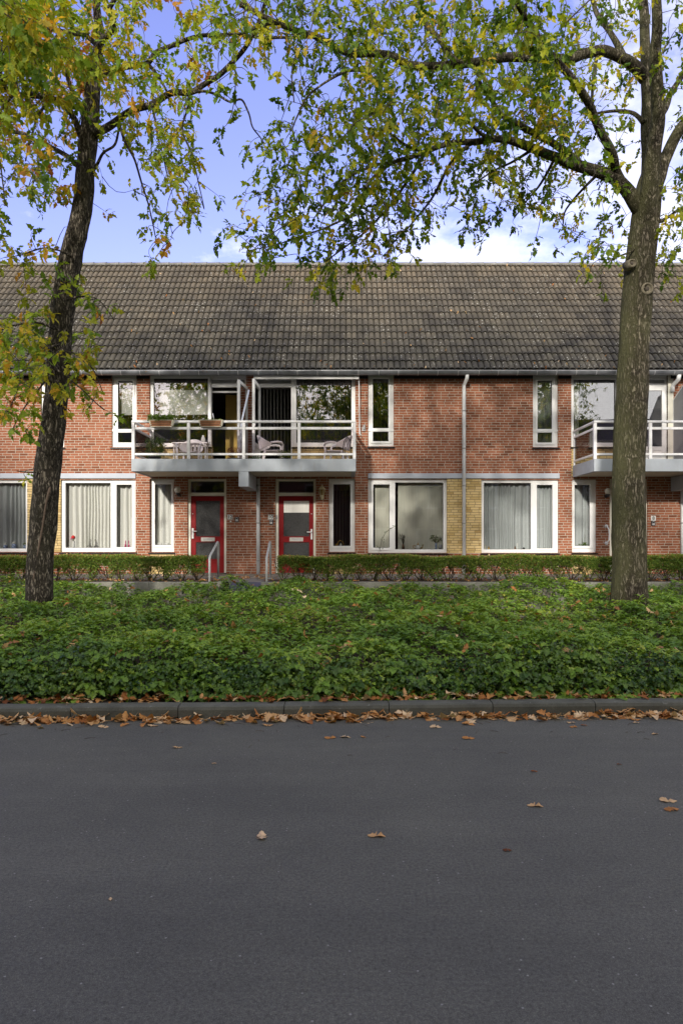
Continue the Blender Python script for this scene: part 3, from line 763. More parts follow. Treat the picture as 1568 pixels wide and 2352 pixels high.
# ---------------------------------------------------------------- curtains, blinds (hang inside: things of their own)
def curtain(px0, px1, py0, py1, mat, label, y=.22, pitch=.11, amp=.028, cat='curtain', name='curtain', seed=0):
    x0, x1, z0, z1 = wx(px0), wx(px1), wz(py1), wz(py0)
    n = max(12, int((x1-x0)/.010)); vs = []; rs = random.Random(seed); ph = 0; xs = []; ysv = []
    for i in range(n+1):
        x = x0+(x1-x0)*i/n; ph += 2*math.pi*(x1-x0)/n/(pitch*max(.45, 1+1.3*mnoise.noise(Vector((x*3.1, seed*3.7, .3)))))
        xs.append(x); ysv.append(amp*(max(.25, 1+1.4*mnoise.noise(Vector((x*2.3, seed*1.7, 9))))*math.sin(ph)+.8*mnoise.noise(Vector((x*14, seed, 3)))))
    nz = 6
    for j in range(nz+1):
        z = z0+(z1-z0)*j/nz; k = .8+.35*(1-j/nz)
        for i in range(n+1): vs.append((xs[i]+.022*mnoise.noise(Vector((xs[i]*3, z*1.1, seed))), W+y+ysv[i]*k, z))
    m = MB(); m.add(vs, [(j*(n+1)+i, j*(n+1)+i+1, (j+1)*(n+1)+i+1, (j+1)*(n+1)+i) for j in range(nz) for i in range(n)], True)
    o = m.top(name, mat, label, cat, 'curtains behind the windows'); return o
def slats(px0, px1, py0, py1, mat, label, y=.22, pitch=.089, ang=35, group='slat blinds behind the windows'):
    x0, x1, z0, z1 = wx(px0), wx(px1), wz(py1), wz(py0); m = MB(); x = x0
    a = R(ang); c, s = math.cos(a)*pitch*.52, math.sin(a)*pitch*.52
    while x < x1:
        cx = x+pitch/2
        m.add([(cx-c, W+y-s, z0), (cx+c, W+y+s, z0), (cx+c, W+y+s, z1), (cx-c, W+y-s, z1), (cx-c, W+y-s+.002, z0), (cx+c, W+y+s+.002, z0), (cx+c, W+y+s+.002, z1), (cx-c, W+y-s+.002, z1)], [(0,1,2,3),(7,6,5,4)])
        x += pitch
    m.box(x0, x1, W+y-.02, W+y+.02, z1+.001, z1+.03)
    return m.top('slat_blind', mat, label, 'blind', group)
curtain(-104, 60, 1106, 1262, 'curtain_grey', 'grey white pleated curtain behind the far left ground floor window with blue vases', seed=1)
curtain(142, 256, 1106, 1262, 'curtain_white', 'white net curtain behind the window with the red rose', seed=2, pitch=.13)
curtain(258, 310, 1108, 1262, 'curtain_white', 'white net curtain behind the narrow sash with two pink bottles', seed=3)
curtain(348, 392, 1108, 1256, 'curtain_white', 'white curtain in the narrow window left of the door numbered 12', seed=4, y=.25)
curtain(1106, 1224, 1108, 1264, 'curtain_grey', 'sheer grey curtain in the wide pane right of the yellow brick', seed=5, pitch=.12)
curtain(1226, 1274, 1108, 1262, 'curtain_grey', 'sheer grey curtain in the narrow sash at the right end of the lintel', seed=6)
curtain(1317, 1358, 1108, 1256, 'curtain_grey', 'greenish sheer curtain in the narrow window left of the white grab bar', seed=7)
curtain(1318, 1334, 868, 1018, 'curtain_white', 'narrow white drape at the left edge of the right balcony window', seed=8, pitch=.08)
curtain(1232, 1270, 868, 1018, 'curtain_grey', 'pale sheer curtain in the slim upper window left of the right balcony', seed=9, pitch=.07)
slats(862, 896, 1108, 1264, 'blind_cream', 'cream vertical slat blind in the slim sash with the blue bowl', ang=8)
slats(915, 1024, 1108, 1264, 'blind_cream', 'wide cream vertical slat blind behind the white teapot', ang=8)
slats(763, 808, 1108, 1256, 'blind_dark', 'dark vertical slat blind in the narrow window beside the lantern', ang=70, pitch=.075)
slats(675, 808, 866, 1018, 'blind_dark', 'dark vertical slats behind the right window above the balcony', ang=72)
slats(600, 668, 890, 1046, 'blind_dark', 'open vertical slats inside the right balcony doorway', ang=72)
slats(856, 894, 868, 1016, 'blind_dark', 'dark slats in the slim upper window right of the balcony', ang=70)
m = MB(); m.box(wx(362), wx(478), W+.20, W+.205, wz(949), wz(892)); m.tube([(wx(362), W+.20, wz(949)), (wx(478), W+.20, wz(949))], .012, 8)
m.top('roller_blind', 'shade_cloth', 'white roller blind half down in the large left window above the balcony', 'blind')
m = MB(); m.box(wx(266), wx(308), W+.20, W+.205, wz(950), wz(866)); m.top('roller_blind', 'shade_cloth', 'white roller blind in the slim upper window left of the balcony', 'blind')
m = MB(); m.box(wx(483), wx(552), W+.16, W+.19, wz(899), wz(895)); m.top('blind_rail', 'chrome_white', 'thin white blind rail inside the open balcony doorway', 'rail')

# ---------------------------------------------------------------- wall fixtures
def number_sign(txt, px0, px1, py0, py1, label):
    x0,x1,z0,z1 = wx(px0),wx(px1),wz(py1),wz(py0)
    t = thing('house_number_sign', ((x0+x1)/2, W, z0), label, 'sign', 'house number signs')
    m = MB(); m.box(x0, x1, W-.014, W-.001, z0, z1); m.build('plate', 'sign_white', t, .003)
    cu = bpy.data.curves.new('number', 'FONT'); cu.body = txt; cu.size = (z1-z0)*1.02; cu.extrude = .0015; cu.align_x = 'CENTER'; cu.align_y = 'CENTER'; cu.offset = .0015
    tmp = bpy.data.objects.new('tmp', cu); C.objects.link(tmp); bpy.context.view_layer.update()
    me = bpy.data.meshes.new_from_object(tmp.evaluated_get(bpy.context.evaluated_depsgraph_get()))
    bpy.data.objects.remove(tmp); me.materials.clear(); me.materials.append(MATS['ink'])
    o = bpy.data.objects.new('number', me); C.objects.link(o); o.parent = t
    o.rotation_euler = (math.pi/2, 0, 0); o.location = (0, -.017, (z1-z0)/2)
number_sign('12', 523, 534.5, 1182, 1193, 'white number plate reading 12')
number_sign('10', 616, 628, 1182, 1193, 'white number plate reading 10')
number_sign('8', 1493.5, 1504.5, 1185, 1196, 'white number plate reading 8, right of the large trunk')
def key_box(px, py, label):
    x, z = wx(px), wz(py); t = thing('key_safe', (x, W, z-.06), label, 'key safe', 'grey key safes by the doors')
    m = MB(); m.box(x-.05, x+.05, W-.035, W-.001, z-.066, z+.066); m.build('case', 'dark_plastic', t, .012)
    m = MB(); m.box(x-.032, x+.032, W-.043, W-.036, z-.05, z+.005); m.build('keypad', 'aluminium', t, .003)
    m = MB(); m.tube([(x-.028, W-.043, z+.02), (x-.02, W-.043, z+.045), (x+.02, W-.043, z+.045), (x+.028, W-.043, z+.02)], .006, 6); m.build('shackle', 'aluminium', t)
key_box(544.5, 1193, 'grey key safe right of the plate reading 12')
key_box(623, 1199, 'grey key safe under the plate reading 10')
key_box(1498, 1202, 'grey key safe under the plate reading 8')
m = MB(); m.box(wx(530)-.018, wx(530)+.018, W-.02, W-.001, wz(1199), wz(1192.9)-.035); m.top('doorbell', 'sign_white', 'small white doorbell under the plate reading 12', 'doorbell', bevel=.004)
m = MB(); m.box(wx(635)-.02, wx(635)+.02, W+.035, W+.058, wz(1192), wz(1183)); m.top('doorbell', 'grey_plastic', 'small grey doorbell on the door frame beside the plate reading 10', 'doorbell', bevel=.004)
def globe_lamp(px, py, label):
    x, z = wx(px), wz(py); t = thing('wall_lamp', (x, W, z-.15), label, 'lamp', 'round wall lamps by the doors')
    m = MB(); m.ball((x, W-.13, z), .085, 16); m.build('globe', 'lamp_globe', t)
    m = MB(); m.tube([(x, W-.001, z-.12), (x, W-.07, z-.13), (x, W-.12, z-.12), (x, W-.13, z-.075)], [.045,.03,.03,.05], 10); m.build('bracket', 'dark_plastic', t)
globe_lamp(411, 1126, 'round glass wall lamp left of the door numbered 12')
globe_lamp(1391, 1129, 'round pale wall lamp above the white grab bar')
# lantern
x, z = wx(739.5), wz(1149)
t = thing('wall_lantern', (x, W, z), 'cream old style lantern on the wall right of the door numbered 10', 'lantern')
zc = W-.12
m = MB(); m.lathe((x, zc, z+.02), [(.006,0),(.03,.03),(.035,.06),(.05,.09),(.055,.10)], 6, False); m.lathe((x, zc, z+.265), [(.10,0),(.09,.02),(.045,.06),(.02,.08),(.008,.12),(.002,.14)], 6, False)
for k in range(6):
    a = 2*math.pi*k/6; m.tube([(x+.052*math.cos(a), zc+.052*math.sin(a), z+.12), (x+.082*math.cos(a), zc+.082*math.sin(a), z+.265)], .007, 5)
m.tube([(x, W-.001, z+.05), (x, W-.05, z+.02), (x, zc, z+.03)], .014, 7); m.lathe((x, W-.015, z+.02), [(.001,0),(.045,.02),(.045,.08),(.001,.10)], 8); m.build('lantern_frame', 'lantern_cream', t)
m = MB(); m.lathe((x, zc, z+.122), [(.046,0),(.074,.14)], 6, False); m.build('lantern_glass', 'amber_glass', t)
# grab bar
x = wx(1392); m = MB()
za, zb_ = wz(1251)+.04, wz(1205)-.04
m.tube([(x-.01, W-.02, za), (x-.01, W-.06, za), (x+.03, W-.07, za+.08), (x+.045, W-.07, (za+zb_)/2), (x+.03, W-.07, zb_-.08), (x-.01, W-.06, zb_), (x-.01, W-.02, zb_)], .017, 10)
for zz in (za, zb_): m.tube([(x-.01, W-.001, zz), (x-.01, W-.02, zz)], .045, 16)
m.top('grab_bar', 'chrome_white', 'white curved grab bar on the brick left of the trunk-hidden door', 'grab bar')
# small device on upper wall
m = MB(); x, z = wx(835), wz(985); m.box(x-.045, x+.045, W-.03, W-.001, z-.06, z+.05); m.tube([(x+.01, W-.04, z-.02), (x+.01, W-.05, z+.10)], .028, 8)
m.top('outdoor_socket', 'grey_plastic', 'small grey socket on the brick between balcony and slim window', 'socket', bevel=.005)

# awning over the right balcony window
ax0, ax1 = wx(583, W-.2), wx(825, W-.2)
t = thing('awning', ((ax0+ax1)/2, W-.1, wz(870)), 'rolled up awning in a long white cassette above the balcony', 'awning')
m = MB(); m.tube([(ax0, W-.19, wz(866, W-.19)), (ax1, W-.19, wz(866, W-.19))], .058, 14); m.build('cassette', 'white_rail', t)
m = MB(); m.box(ax0+.02, ax1-.02, W-.252, W-.236, wz(869,W-.2)-.03, wz(869,W-.2)+.03); m.build('front_bar', 'chrome_white', t, .004)
for xx in (ax0+.25, ax1-.2): MB().box(xx-.03, xx+.03, W-.14, W-.001, 5.76, 5.82).build('wall_bracket', 'steel', t)
xr = wx(824, W-.15); m = MB(); m.tube([(xr, W-.17, 5.78), (xr+.01, W-.14, 5.0), (xr+.02, W-.10, wz(997, W-.1)), (xr+.05, W-.12, wz(1000,W-.1))], .013, 8); m.build('crank_rod', 'white_rail', t)
# parasol pole leaning between the open doors
m = MB(); m.tube([P(572,896,W-.75), P(556,965,W-.85), P(551,1045,W-.95)], .024, 10); m.top('leaning_pole', 'pole_blue', 'pale blue white pole leaning between the two open balcony doors', 'pole')

# ---------------------------------------------------------------- handrails at the steps
def handrail(xn, xf, yn, yf, label):
    t = thing('handrail', (xn, yn, TZ), label, 'handrail', 'steel handrails at the steps')
    m = MB(); m.tube([(xn, yn, TZ-.35), (xn, yn, 1.30), (xn, yn+.06, 1.36), (xf, yf-.08, 1.64), (xf, yf, 1.60), (xf, yf, TZ)], .024, 12); m.build('rail', 'steel', t)
    m = MB(); m.lathe((xf, yf, TZ+.001), [(.05,0),(.05,.01)], 12); m.build('base_plate', 'steel', t)
handrail(-2.78, -2.815, 14.13, 15.3, 'galvanised handrail left of the steps, in front of the door numbered 12')
handrail(-1.60, -1.65, 14.13, 15.3, 'galvanised handrail right of the steps, beside the door numbered 10')

# ---------------------------------------------------------------- balcony furniture
FZ = 3.412
def plastic_chair(loc, ang, label, group='white plastic garden chairs'):
    t = thing('garden_chair', (0,0,0), label, 'chair', group)
    # seat
    m = MB(); n = 8; vs = []
    for j in range(n+1):
        for i in range(n+1):
            u, v = i/n*2-1, j/n*2-1
            vs.append((u*.23*(1-.08*max(0,v)), v*.22, .40+.03*abs(u)**2.5-.015*(1-u*u)*(1-v*v)+.012*v))
    m.add(vs, [(j*(n+1)+i, j*(n+1)+i+1, (j+1)*(n+1)+i+1, (j+1)*(n+1)+i) for j in range(n) for i in range(n)], True)
    m.v += []; s = m.build('seat', 'chair_plastic', t); so = s.modifiers.new('t', 'SOLIDIFY'); so.thickness = .012
    # back and arms: one curved band, back at -y
    m = MB(); vs = []; K = 28; rows = 7
    for k in range(K+1):
        a = math.pi*(k/K)                      # 0..pi around the back
        cx, cy = .29*math.cos(a), -.06-.25*math.sin(a)
        top = .60+.20*max(0, math.sin(a))**1.4; bot = (.56-.13*max(0, math.sin(a))**.8)
        for j in range(rows+1):
            f = j/rows; z = bot+(top-bot)*f; lean = .05*math.sin(a)*f
            vs.append((cx*(1+.06*f), cy-lean-.02*f, z))
    fs = []
    for k in range(K):
        for j in range(rows):
            if 8 <= k < 20 and k % 3 == 1 and 1 <= j < rows-2: continue
            fs.append((k*(rows+1)+j, (k+1)*(rows+1)+j, (k+1)*(rows+1)+j+1, k*(rows+1)+j+1))
    m.add(vs, fs, True); b = m.build('backrest', 'chair_plastic', t); so = b.modifiers.new('t', 'SOLIDIFY'); so.thickness = .014
    m = MB()
    for sx_ in (-1, 1): m.tube([(sx_*.29,-.08,.60), (sx_*.30,.08,.615), (sx_*.30,.18,.60), (sx_*.29,.21,.55)], [.022,.028,.028,.02], 8)
    m.build('armrest', 'chair_plastic', t)
    for sx_, sy_ in ((-1,1),(1,1),(-1,-1),(1,-1)):
        q = MB()
        if sy_ > 0: q.tube([(sx_*.285,.21,.57), (sx_*.26,.20,.41), (sx_*.27,.25,0)], [.022,.026,.017], 8)
        else: q.tube([(sx_*.20,-.20,.42), (sx_*.25,-.28,0)], [.035,.017], 8)
        q.build('leg', 'chair_plastic', t)
    t.location = loc; t.rotation_euler = (0,0,R(ang)); return t
plastic_chair((wx(628,16.6), 16.55, FZ), -80, 'pale plastic garden chair facing right, left one of the two behind the glass')
c = plastic_chair((wx(772,16.6), 16.60, FZ), 75, 'pale plastic garden chair facing left in the right corner of the balcony')
c = plastic_chair((wx(436,16.7), 16.75, FZ), 178, 'pale plastic garden chair standing below the large left balcony window')
# window planters hung on the rail
def leafy(parent, c, ext, n, mat, size, kind='plain', name='foliage', tint=(.2,.9), up=.5):
    Pn = np.array(c)+rng.uniform(-1,1,(n,3))*np.array(ext); D = rv(n); D[:,2] += up; U = rv(n); U[:,2] += 1
    return leaves(name, mat, Pn, D, U, size*rng.uniform(.7,1.3,n), rng.uniform(*tint, n), kind, parent)
def planter(px0, px1, label, bushy):
    y = BY-.11; x0, x1 = wx(px0,y), wx(px1,y); zt, zb = wz(966,y), wz(982,y)
    t = thing('planter_box', ((x0+x1)/2, y, zb), label, 'planter', 'planter boxes on the balcony rail')
    m = MB(); dx = .05
    pr = lambda X, ins: [(X+ins, y-.075, zb), (X+ins, y+.05, zb), (X, y+.05, zt), (X, y-.10, zt)]
    for (X, s) in ((x0, 1), (x1, -1)):
        a = [(X+s*dx, y-.078, zb), (X+s*dx, y+.045, zb), (X, y+.045, zt), (X, y-.103, zt)]; b = [(p[0]+s*.035, p[1], p[2]) for p in a]
        m.add(a+b, [(0,1,2,3),(7,6,5,4),(0,4,5,1),(1,5,6,2),(2,6,7,3),(3,7,4,0)])
    m.box(x0+.02, x1-.02, y-.107, y-.095, zt-.012, zt); m.box(x0+dx, x1-dx, y-.082, y-.07, zb, zb+.012)
    m.build('end_panel', 'planter_end', t)
    m = MB()
    for i in range(3):
        f0, f1 = (.10+i*.30), (.10+i*.30+.24); ya, yb_ = y-.078-.025*f0, y-.078-.025*f1; za_, zb2 = zb+(zt-zb)*f0, zb+(zt-zb)*f1
        xa_, xb_ = x0+.045, x1-.045
        m.add([(xa_,ya,za_),(xb_,ya,za_),(xb_,yb_,zb2),(xa_,yb_,zb2),(xa_,ya+.012,za_),(xb_,ya+.012,za_),(xb_,yb_+.012,zb2),(xa_,yb_+.012,zb2)], [(0,1,2,3),(7,6,5,4),(3,2,6,7),(0,4,5,1)])
    m.box(x0+.05, x1-.05, y+.03, y+.04, zb, zt-.005); m.build('slat_front', 'planter_slat', t)
    m = MB(); m.box(x0+.04, x1-.04, y-.065, y+.029, zb+.01, zt-.02); m.build('soil', 'soil', t)
    if bushy:
        leafy(t, ((x0+x1)/2-.02, y-.03, zt+.045), ((x1-x0)*.50, .09, .065), 1100, 'hedge_leaf', .045, 'plain', tint=(.15,.6))
    else: leafy(t, ((x0+x1)/2+.05, y-.02, zt+.0), ((x1-x0)*.35, .05, .02), 160, 'hedge_leaf', .035, 'plain', tint=(.3,.9))
planter(344, 401, 'left planter box on the balcony rail, overflowing with green leaves', True)
planter(457, 514, 'right planter box on the balcony rail, brown slats and almost bare', False)
m = MB(); xx = wx(490, BY-.1); m.tube([(xx+.02, BY-.12, wz(966,BY)), (xx-.01, BY-.12, wz(952,BY))], .012, 6); m.top('plant_label', 'chrome_white', 'small white marker stuck in the bare planter box', 'marker')
def pot_plant(x, y, z, r, h, fh, fw, n, label, leafmat_='ivy_leaf', potmat='dark_plastic', size=.05, tint=(0,.6), stem=True):
    t = thing('potted_plant', (x, y, z), label, 'plant', 'potted plants')
    m = MB(); m.lathe((x,y,z), [(r*.75,0),(r,h),(r*1.06,h),(r*1.06,h*.92)], 14); m.build('pot', potmat, t)
    leafy(t, (x, y, z+h+fh/2), (fw, fw*.8, fh/2), n, leafmat_, size, 'plain', tint=tint, up=.7)
    if stem:
        s = MB()
        for i in range(5): s.tube([(x, y, z+h*.8), (x+random.uniform(-1,1)*fw*.6, y+random.uniform(-1,1)*fw*.5, z+h+fh*.8)], .006, 5)
        s.build('stem', 'plant_stem', t)
pot_plant(wx(356,16.3), 16.3, FZ, .14, .26, .42, .20, 900, 'dark bushy plant in a black pot at the left end of the balcony')
pot_plant(wx(538,16.2), 16.15, FZ, .15, .20, .26, .15, 600, 'reddish heather in a dark pot below the open balcony door', 'dead_leaf', size=.03, tint=(0,.3))
pot_plant(wx(585,16.2), 16.15, FZ, .12, .12, .12, .13, 260, 'low green plant in a small pot between the open doors', size=.04)
pot_plant(wx(655,16.1), 16.1, FZ, .10, .20, .18, .13, 160, 'small yellowish plant beside the left garden chair', 'hedge_leaf', size=.05, tint=(.4,.9))
# folded walking frame in right corner
m = MB(); x = wx(795,16.1); m.tube([(x-.14,16.2,FZ), (x-.05,16.2,FZ+.62), (x+.02,16.2,FZ+.72), (x+.10,16.2,FZ+.64), (x+.12,16.2,FZ)], .010, 8); m.tube([(x-.05,16.35,FZ), (x-.02,16.3,FZ+.5)], .009, 6)
m.top('plant_stand', 'dark_plastic', 'thin black metal stand in front of the right garden chair', 'stand')
# white table in front of left window
t = thing('garden_table', (wx(436,17.05), 17.1, FZ), 'white garden table under the large left balcony window', 'table')
xa, xb = wx(397,17.1), wx(478,17.1); m = MB(); m.box(xa, xb, 16.98, 17.30, FZ+.68, FZ+.71); m.build('tabletop', 'chair_plastic', t, .008)
for a in (xa+.05, xb-.05):
    for y_ in (17.02, 17.26): m = MB(); m.tube([(a,y_,FZ), (a,y_,FZ+.68)], .018, 8); m.build('leg', 'chair_plastic', t)
m = MB(); m.lathe((wx(466,17.1), 17.15, FZ+.711), [(.03,0),(.06,.05),(.05,.12),(.025,.17),(.03,.19)], 12); m.top('vase', 'porcelain', 'white vase on the garden table behind the balcony glass', 'vase')

# ---------------------------------------------------------------- things on the window sills (inside)
SY = W+.175
def sillz(py): return wz(py)+.004
def item(name, mbs, label, cat, group=None):
    """mbs: list of (MB, part name, material)"""
    if len(mbs) == 1: return mbs[0][0].top(name, mbs[0][2], label, cat, group)
    a = np.array([p for q in mbs for p in q[0].v]); c = (float(a[:,0].mean()), float(a[:,1].mean()), float(a[:,2].min()))
    t = thing(name, c, label, cat, group)
    for q in mbs: q[0].build(q[1], q[2], t)
    return t
for a, b, py in ((-104,58,1262),(146,306,1261),(350,396,1256),(760,808,1256),(852,1022,1264),(1110,1272,1264),(1317,1360,1257)):
    MB().box(wx(a), wx(b), W+.137, W+.205, wz(py)-.03, wz(py)+.003).build('window_board', 'white_frame', B)
def jar(px, s, label, lid=True):
    x, z = wx(px), sillz(1262)
    m = MB(); m.lathe((x,SY-.01,z), [(.03*s,0),(.052*s,.03*s),(.055*s,.08*s),(.04*s,.12*s)], 14)
    q = MB(); q.lathe((x,SY-.01,z+.12*s), [(.042*s,0),(.044*s,.02*s),(.02*s,.04*s),(.008*s,.05*s),(.012*s,.065*s)], 12)
    item('ginger_jar', [(m,'jar','blue_glaze'),(q,'lid','porcelain')], label, 'jar', 'blue and white jars')
jar(6, .95, 'blue and white jar at the left edge of the photo'); jar(26, 1.15, 'rounded blue and white lidded jar, middle one of three'); jar(53-1, .95, 'blue and white jar beside the small green plant')
pot_plant(wx(58.5)-.06, SY-.015, sillz(1262), .035, .05, .09, .035, 60, 'small green plant in a white pot beside the blue jars', 'hedge_leaf', 'porcelain', .06, (.3,.7), False)
# rose
x, z = wx(163), sillz(1261)
m = MB(); m.tube([(x+.02,SY,z),(x+.01,SY,z+.16),(x,SY-.01,z+.26)], .004, 6)
q = MB(); q.ball((x,SY-.015,z+.30), .045, 10); q.ball((x-.02,SY-.03,z+.29), .025, 8); w_ = MB(); w_.ball((x-.055,SY-.01,z+.265), .028, 8); u_ = MB(); u_.lathe((x+.02,SY,z), [(.03,0),(.022,.06),(.015,.16),(.02,.2)], 10)
item('rose_in_vase', [(m,'stem','plant_green'),(q,'bloom','rose_red'),(w_,'side_bloom','rose_pink'),(u_,'vase','grey_plastic')], 'red rose in a small vase inside the left ground floor window', 'flower')
x = wx(208); m = MB()
for s in (-1,1):
    m.tube([(x+s*.015,SY,z), (x+s*.06,SY,z+.07), (x+s*.075,SY,z+.15), (x+s*.045,SY,z+.22), (x+s*.06,SY,z+.25)], [.018,.02,.016,.011,.005], 8)
    m.tube([(x+s*.03,SY,z+.01), (x+s*.10,SY,z+.02), (x+s*.14,SY,z+.06), (x+s*.11,SY,z+.09), (x+s*.09,SY,z+.06)], [.012,.011,.01,.008,.004], 7)
m.top('horn_ornament', 'pewter', 'curled pewter ornament with two horns inside the window with the rose', 'ornament')
for px, lb in ((283.5,'pink bottle, left one of the pair in the narrow sash'), (291.5,'pink bottle, right one of the pair in the narrow sash')):
    m = MB(); m.lathe((wx(px),SY,sillz(1260)), [(.022,0),(.022,.09),(.010,.12),(.010,.19),(.014,.20)], 10); m.top('bottle', 'wine_glass_pink', lb, 'bottle', 'pair of pink bottles')
x, z = wx(372), sillz(1255)
for px, lb in ((362,'small white wire basket, left one in the narrow window by door 12'), (379,'small white wire basket, right one in the narrow window by door 12')):
    m = MB(); x = wx(px)
    for r_, zz in ((.04,.01),(.055,.04),(.06,.07)):
        m.tube([(x+r_*math.cos(a*math.pi/6), SY+r_*.5*math.sin(a*math.pi/6), z+zz) for a in range(13)], .0035, 5, False)
    m.tube([(x-.06,SY,z+.07),(x,SY,z+.10),(x+.06,SY,z+.07)], .0035, 5); m.top('wire_basket', 'chrome_white', lb, 'basket', 'wire baskets')
x, z = wx(778), sillz(1256); m = MB(); m.lathe((x-.06,SY,z), [(.03,0),(.035,.04),(.02,.08)], 10); q = MB(); q.tube([(x-.03,SY,z+.01),(x-.02,SY,z+.12),(x+.03,SY,z+.16),(x+.10,SY,z+.13),(x+.13,SY,z+.02)], .010, 8); w_ = MB(); w_.lathe((x+.05,SY-.01,z), [(.025,0),(.03,.05),(.012,.07),(.016,.09)], 10)
item('brass_kettle', [(m,'body','gold'),(q,'handle','gold'),(w_,'cup','porcelain')], 'brass kettle with hooped handle in the dark window by the lantern', 'kettle')
z = sillz(1264)
m = MB(); m.lathe((wx(863),SY,z), [(.02,0),(.05,.03),(.055,.045)], 12); m.top('bowl', 'blue_glaze', 'dark blue bowl in the slim sash left of the teapot', 'bowl')
# branch vase
x = wx(927); m = MB(); m.lathe((x,SY,z), [(.025,0),(.04,.05),(.03,.10),(.018,.14),(.024,.16)], 10); q = MB()
for i in range(9): q.tube([(x,SY,z+.13), (x+random.uniform(-.05,.03),SY+random.uniform(-.01,.01),z+.25), (x+random.uniform(-.10,.06),SY+random.uniform(-.02,.02),z+random.uniform(.28,.42))], .004, 5)
item('twig_vase', [(m,'vase','bronze'),(q,'twigs','plant_stem')], 'bronze vase of dry twigs left of the white teapot', 'vase')
x = wx(961); m = MB(); m.lathe((x,SY-.005,z), [(.03,0),(.06,.03),(.07,.07),(.055,.11),(.03,.13),(.03,.135)], 16); q = MB(); q.lathe((x,SY-.005,z+.135), [(.034,0),(.02,.025),(.006,.035),(.010,.05),(.004,.06)], 12)
w_ = MB(); w_.tube([(x+.06,SY-.005,z+.04),(x+.11,SY-.005,z+.07),(x+.125,SY-.005,z+.13),(x+.145,SY-.005,z+.14)], [.016,.012,.009,.009], 8); w_.tube([(x-.06,SY-.005,z+.04),(x-.12,SY-.005,z+.06),(x-.13,SY-.005,z+.11),(x-.09,SY-.005,z+.13),(x-.055,SY-.005,z+.10)], .007, 8)
item('teapot', [(m,'body','porcelain'),(q,'lid','gold'),(w_,'handle','gold')], 'white teapot with gold handle and spout on the window board', 'teapot')
x = wx(1003); t = thing('flower_vase', (x,SY,z-.0), 'blue and white vase holding a green sprig in the wide cream window', 'vase')
m = MB(); m.lathe((x,SY,z), [(.05,0),(.05,.02),(.02,.05),(.03,.10),(.02,.15),(.028,.18)], 12); m.build('vase', 'blue_glaze', t)
m = MB()
for i in range(9): m.tube([(x-.0,SY,z+.16), (x+random.uniform(-.12,.15),SY,z+random.uniform(.25,.36))], .004, 5)
m.build('stem', 'plant_stem', t); leafy(t, (x-.01,SY-.01,z+.29), (.15,.02,.07), 70, 'hedge_leaf', .05, 'plain', tint=(.2,.7))
m = MB(); m.lathe((wx(1022)-.1,SY,z), [(.035,0),(.045,.14),(.042,.14),(.033,.01)], 12); m.top('glass_tumbler', 'grey_plastic', 'pale tumbler at the right corner of the cream window', 'glass')
# climbing stem outside
t = thing('climbing_plant', (wx(862), W-.05, wz(1275)), 'thin climbing plant growing past the corner of the cream window', 'plant')
cs = [P(868,1285,W-.12), P(872,1262,W-.10), P(876,1240,W-.08), P(884,1225,W-.07), P(893,1216,W-.06), P(903,1211,W-.07)]
m = MB(); m.tube(cs, .005, 6); m.tube([P(872,1262,W-.10), P(864,1252,W-.09)], .004, 5); m.tube([P(876,1240,W-.08), P(880,1248,W-.1)], .004, 5); m.build('stem', 'plant_stem', t)
Pn = np.array([cs[1+i%5]+Vector((random.uniform(-.06,.06), random.uniform(-.02,.02), random.uniform(-.06,.06))) for i in range(26)])
leaves('foliage', 'ivy_leaf', Pn, rv(26), rv(26), np.full(26,.055), rng.uniform(0,.6,26), 'plain', t)
# figurines in right window
for px, h_, mt, lb in ((1117,.14,'planter_end','beige figurine in the left corner of the sheer curtained window'), (1125,.10,'gold','small golden figurine beside the beige one'), (1186,.10,'bronze','tiny brown figurine in the middle of the sheer curtained window'), (1191.5,.17,'porcelain','thin white candle beside the tiny brown figurine'), (1206,.06,'dark_plastic','black ball shaped ornament near the right frame of the wide pane')):
    m = MB(); x = wx(px); r = .03 if 'candle' not in lb else .012
    if 'ball' in lb: m.ball((x,SY,z+.035), .035, 12)
    elif 'candle' in lb: m.lathe((x,SY,z), [(.02,0),(.02,.01),(r,.012),(r,h_),(.002,h_+.01)], 10)
    else: m.lathe((x,SY,z), [(r,0),(r*.9,h_*.3),(r*.55,h_*.6),(r*.7,h_*.75),(r*.5,h_*.92),(.002,h_)], 10)
    m.top('candle' if 'candle' in lb else 'figurine', mt, lb, 'candle' if 'candle' in lb else 'figurine')
x, z = wx(1345), sillz(1257); t = thing('orchid', (x,SY,z), 'green leaved orchid with bare stems in the narrow window by the grab bar', 'plant')
m = MB(); m.tube([(x-.03,SY,z),(x-.04,SY,z+.22)], .004, 6); m.tube([(x+.03,SY,z),(x+.03,SY,z+.32)], .004, 6); m.build('stem', 'plant_stem', t)
n = 9; D = np.stack([rng.uniform(-1,1,n), rng.normal(0,.1,n), rng.uniform(.1,.9,n)],1); leaves('foliage', 'hedge_leaf', np.tile([[x,SY,z+.01]],(n,1))+rng.uniform(-.05,.05,(n,3))*[1,.2,.2]+[0,0,.02], D, np.tile([[0,-.5,1.]],(n,1)), np.full(n,.12), rng.uniform(.2,.5,n), 'plain', t)

exec_marker = 1
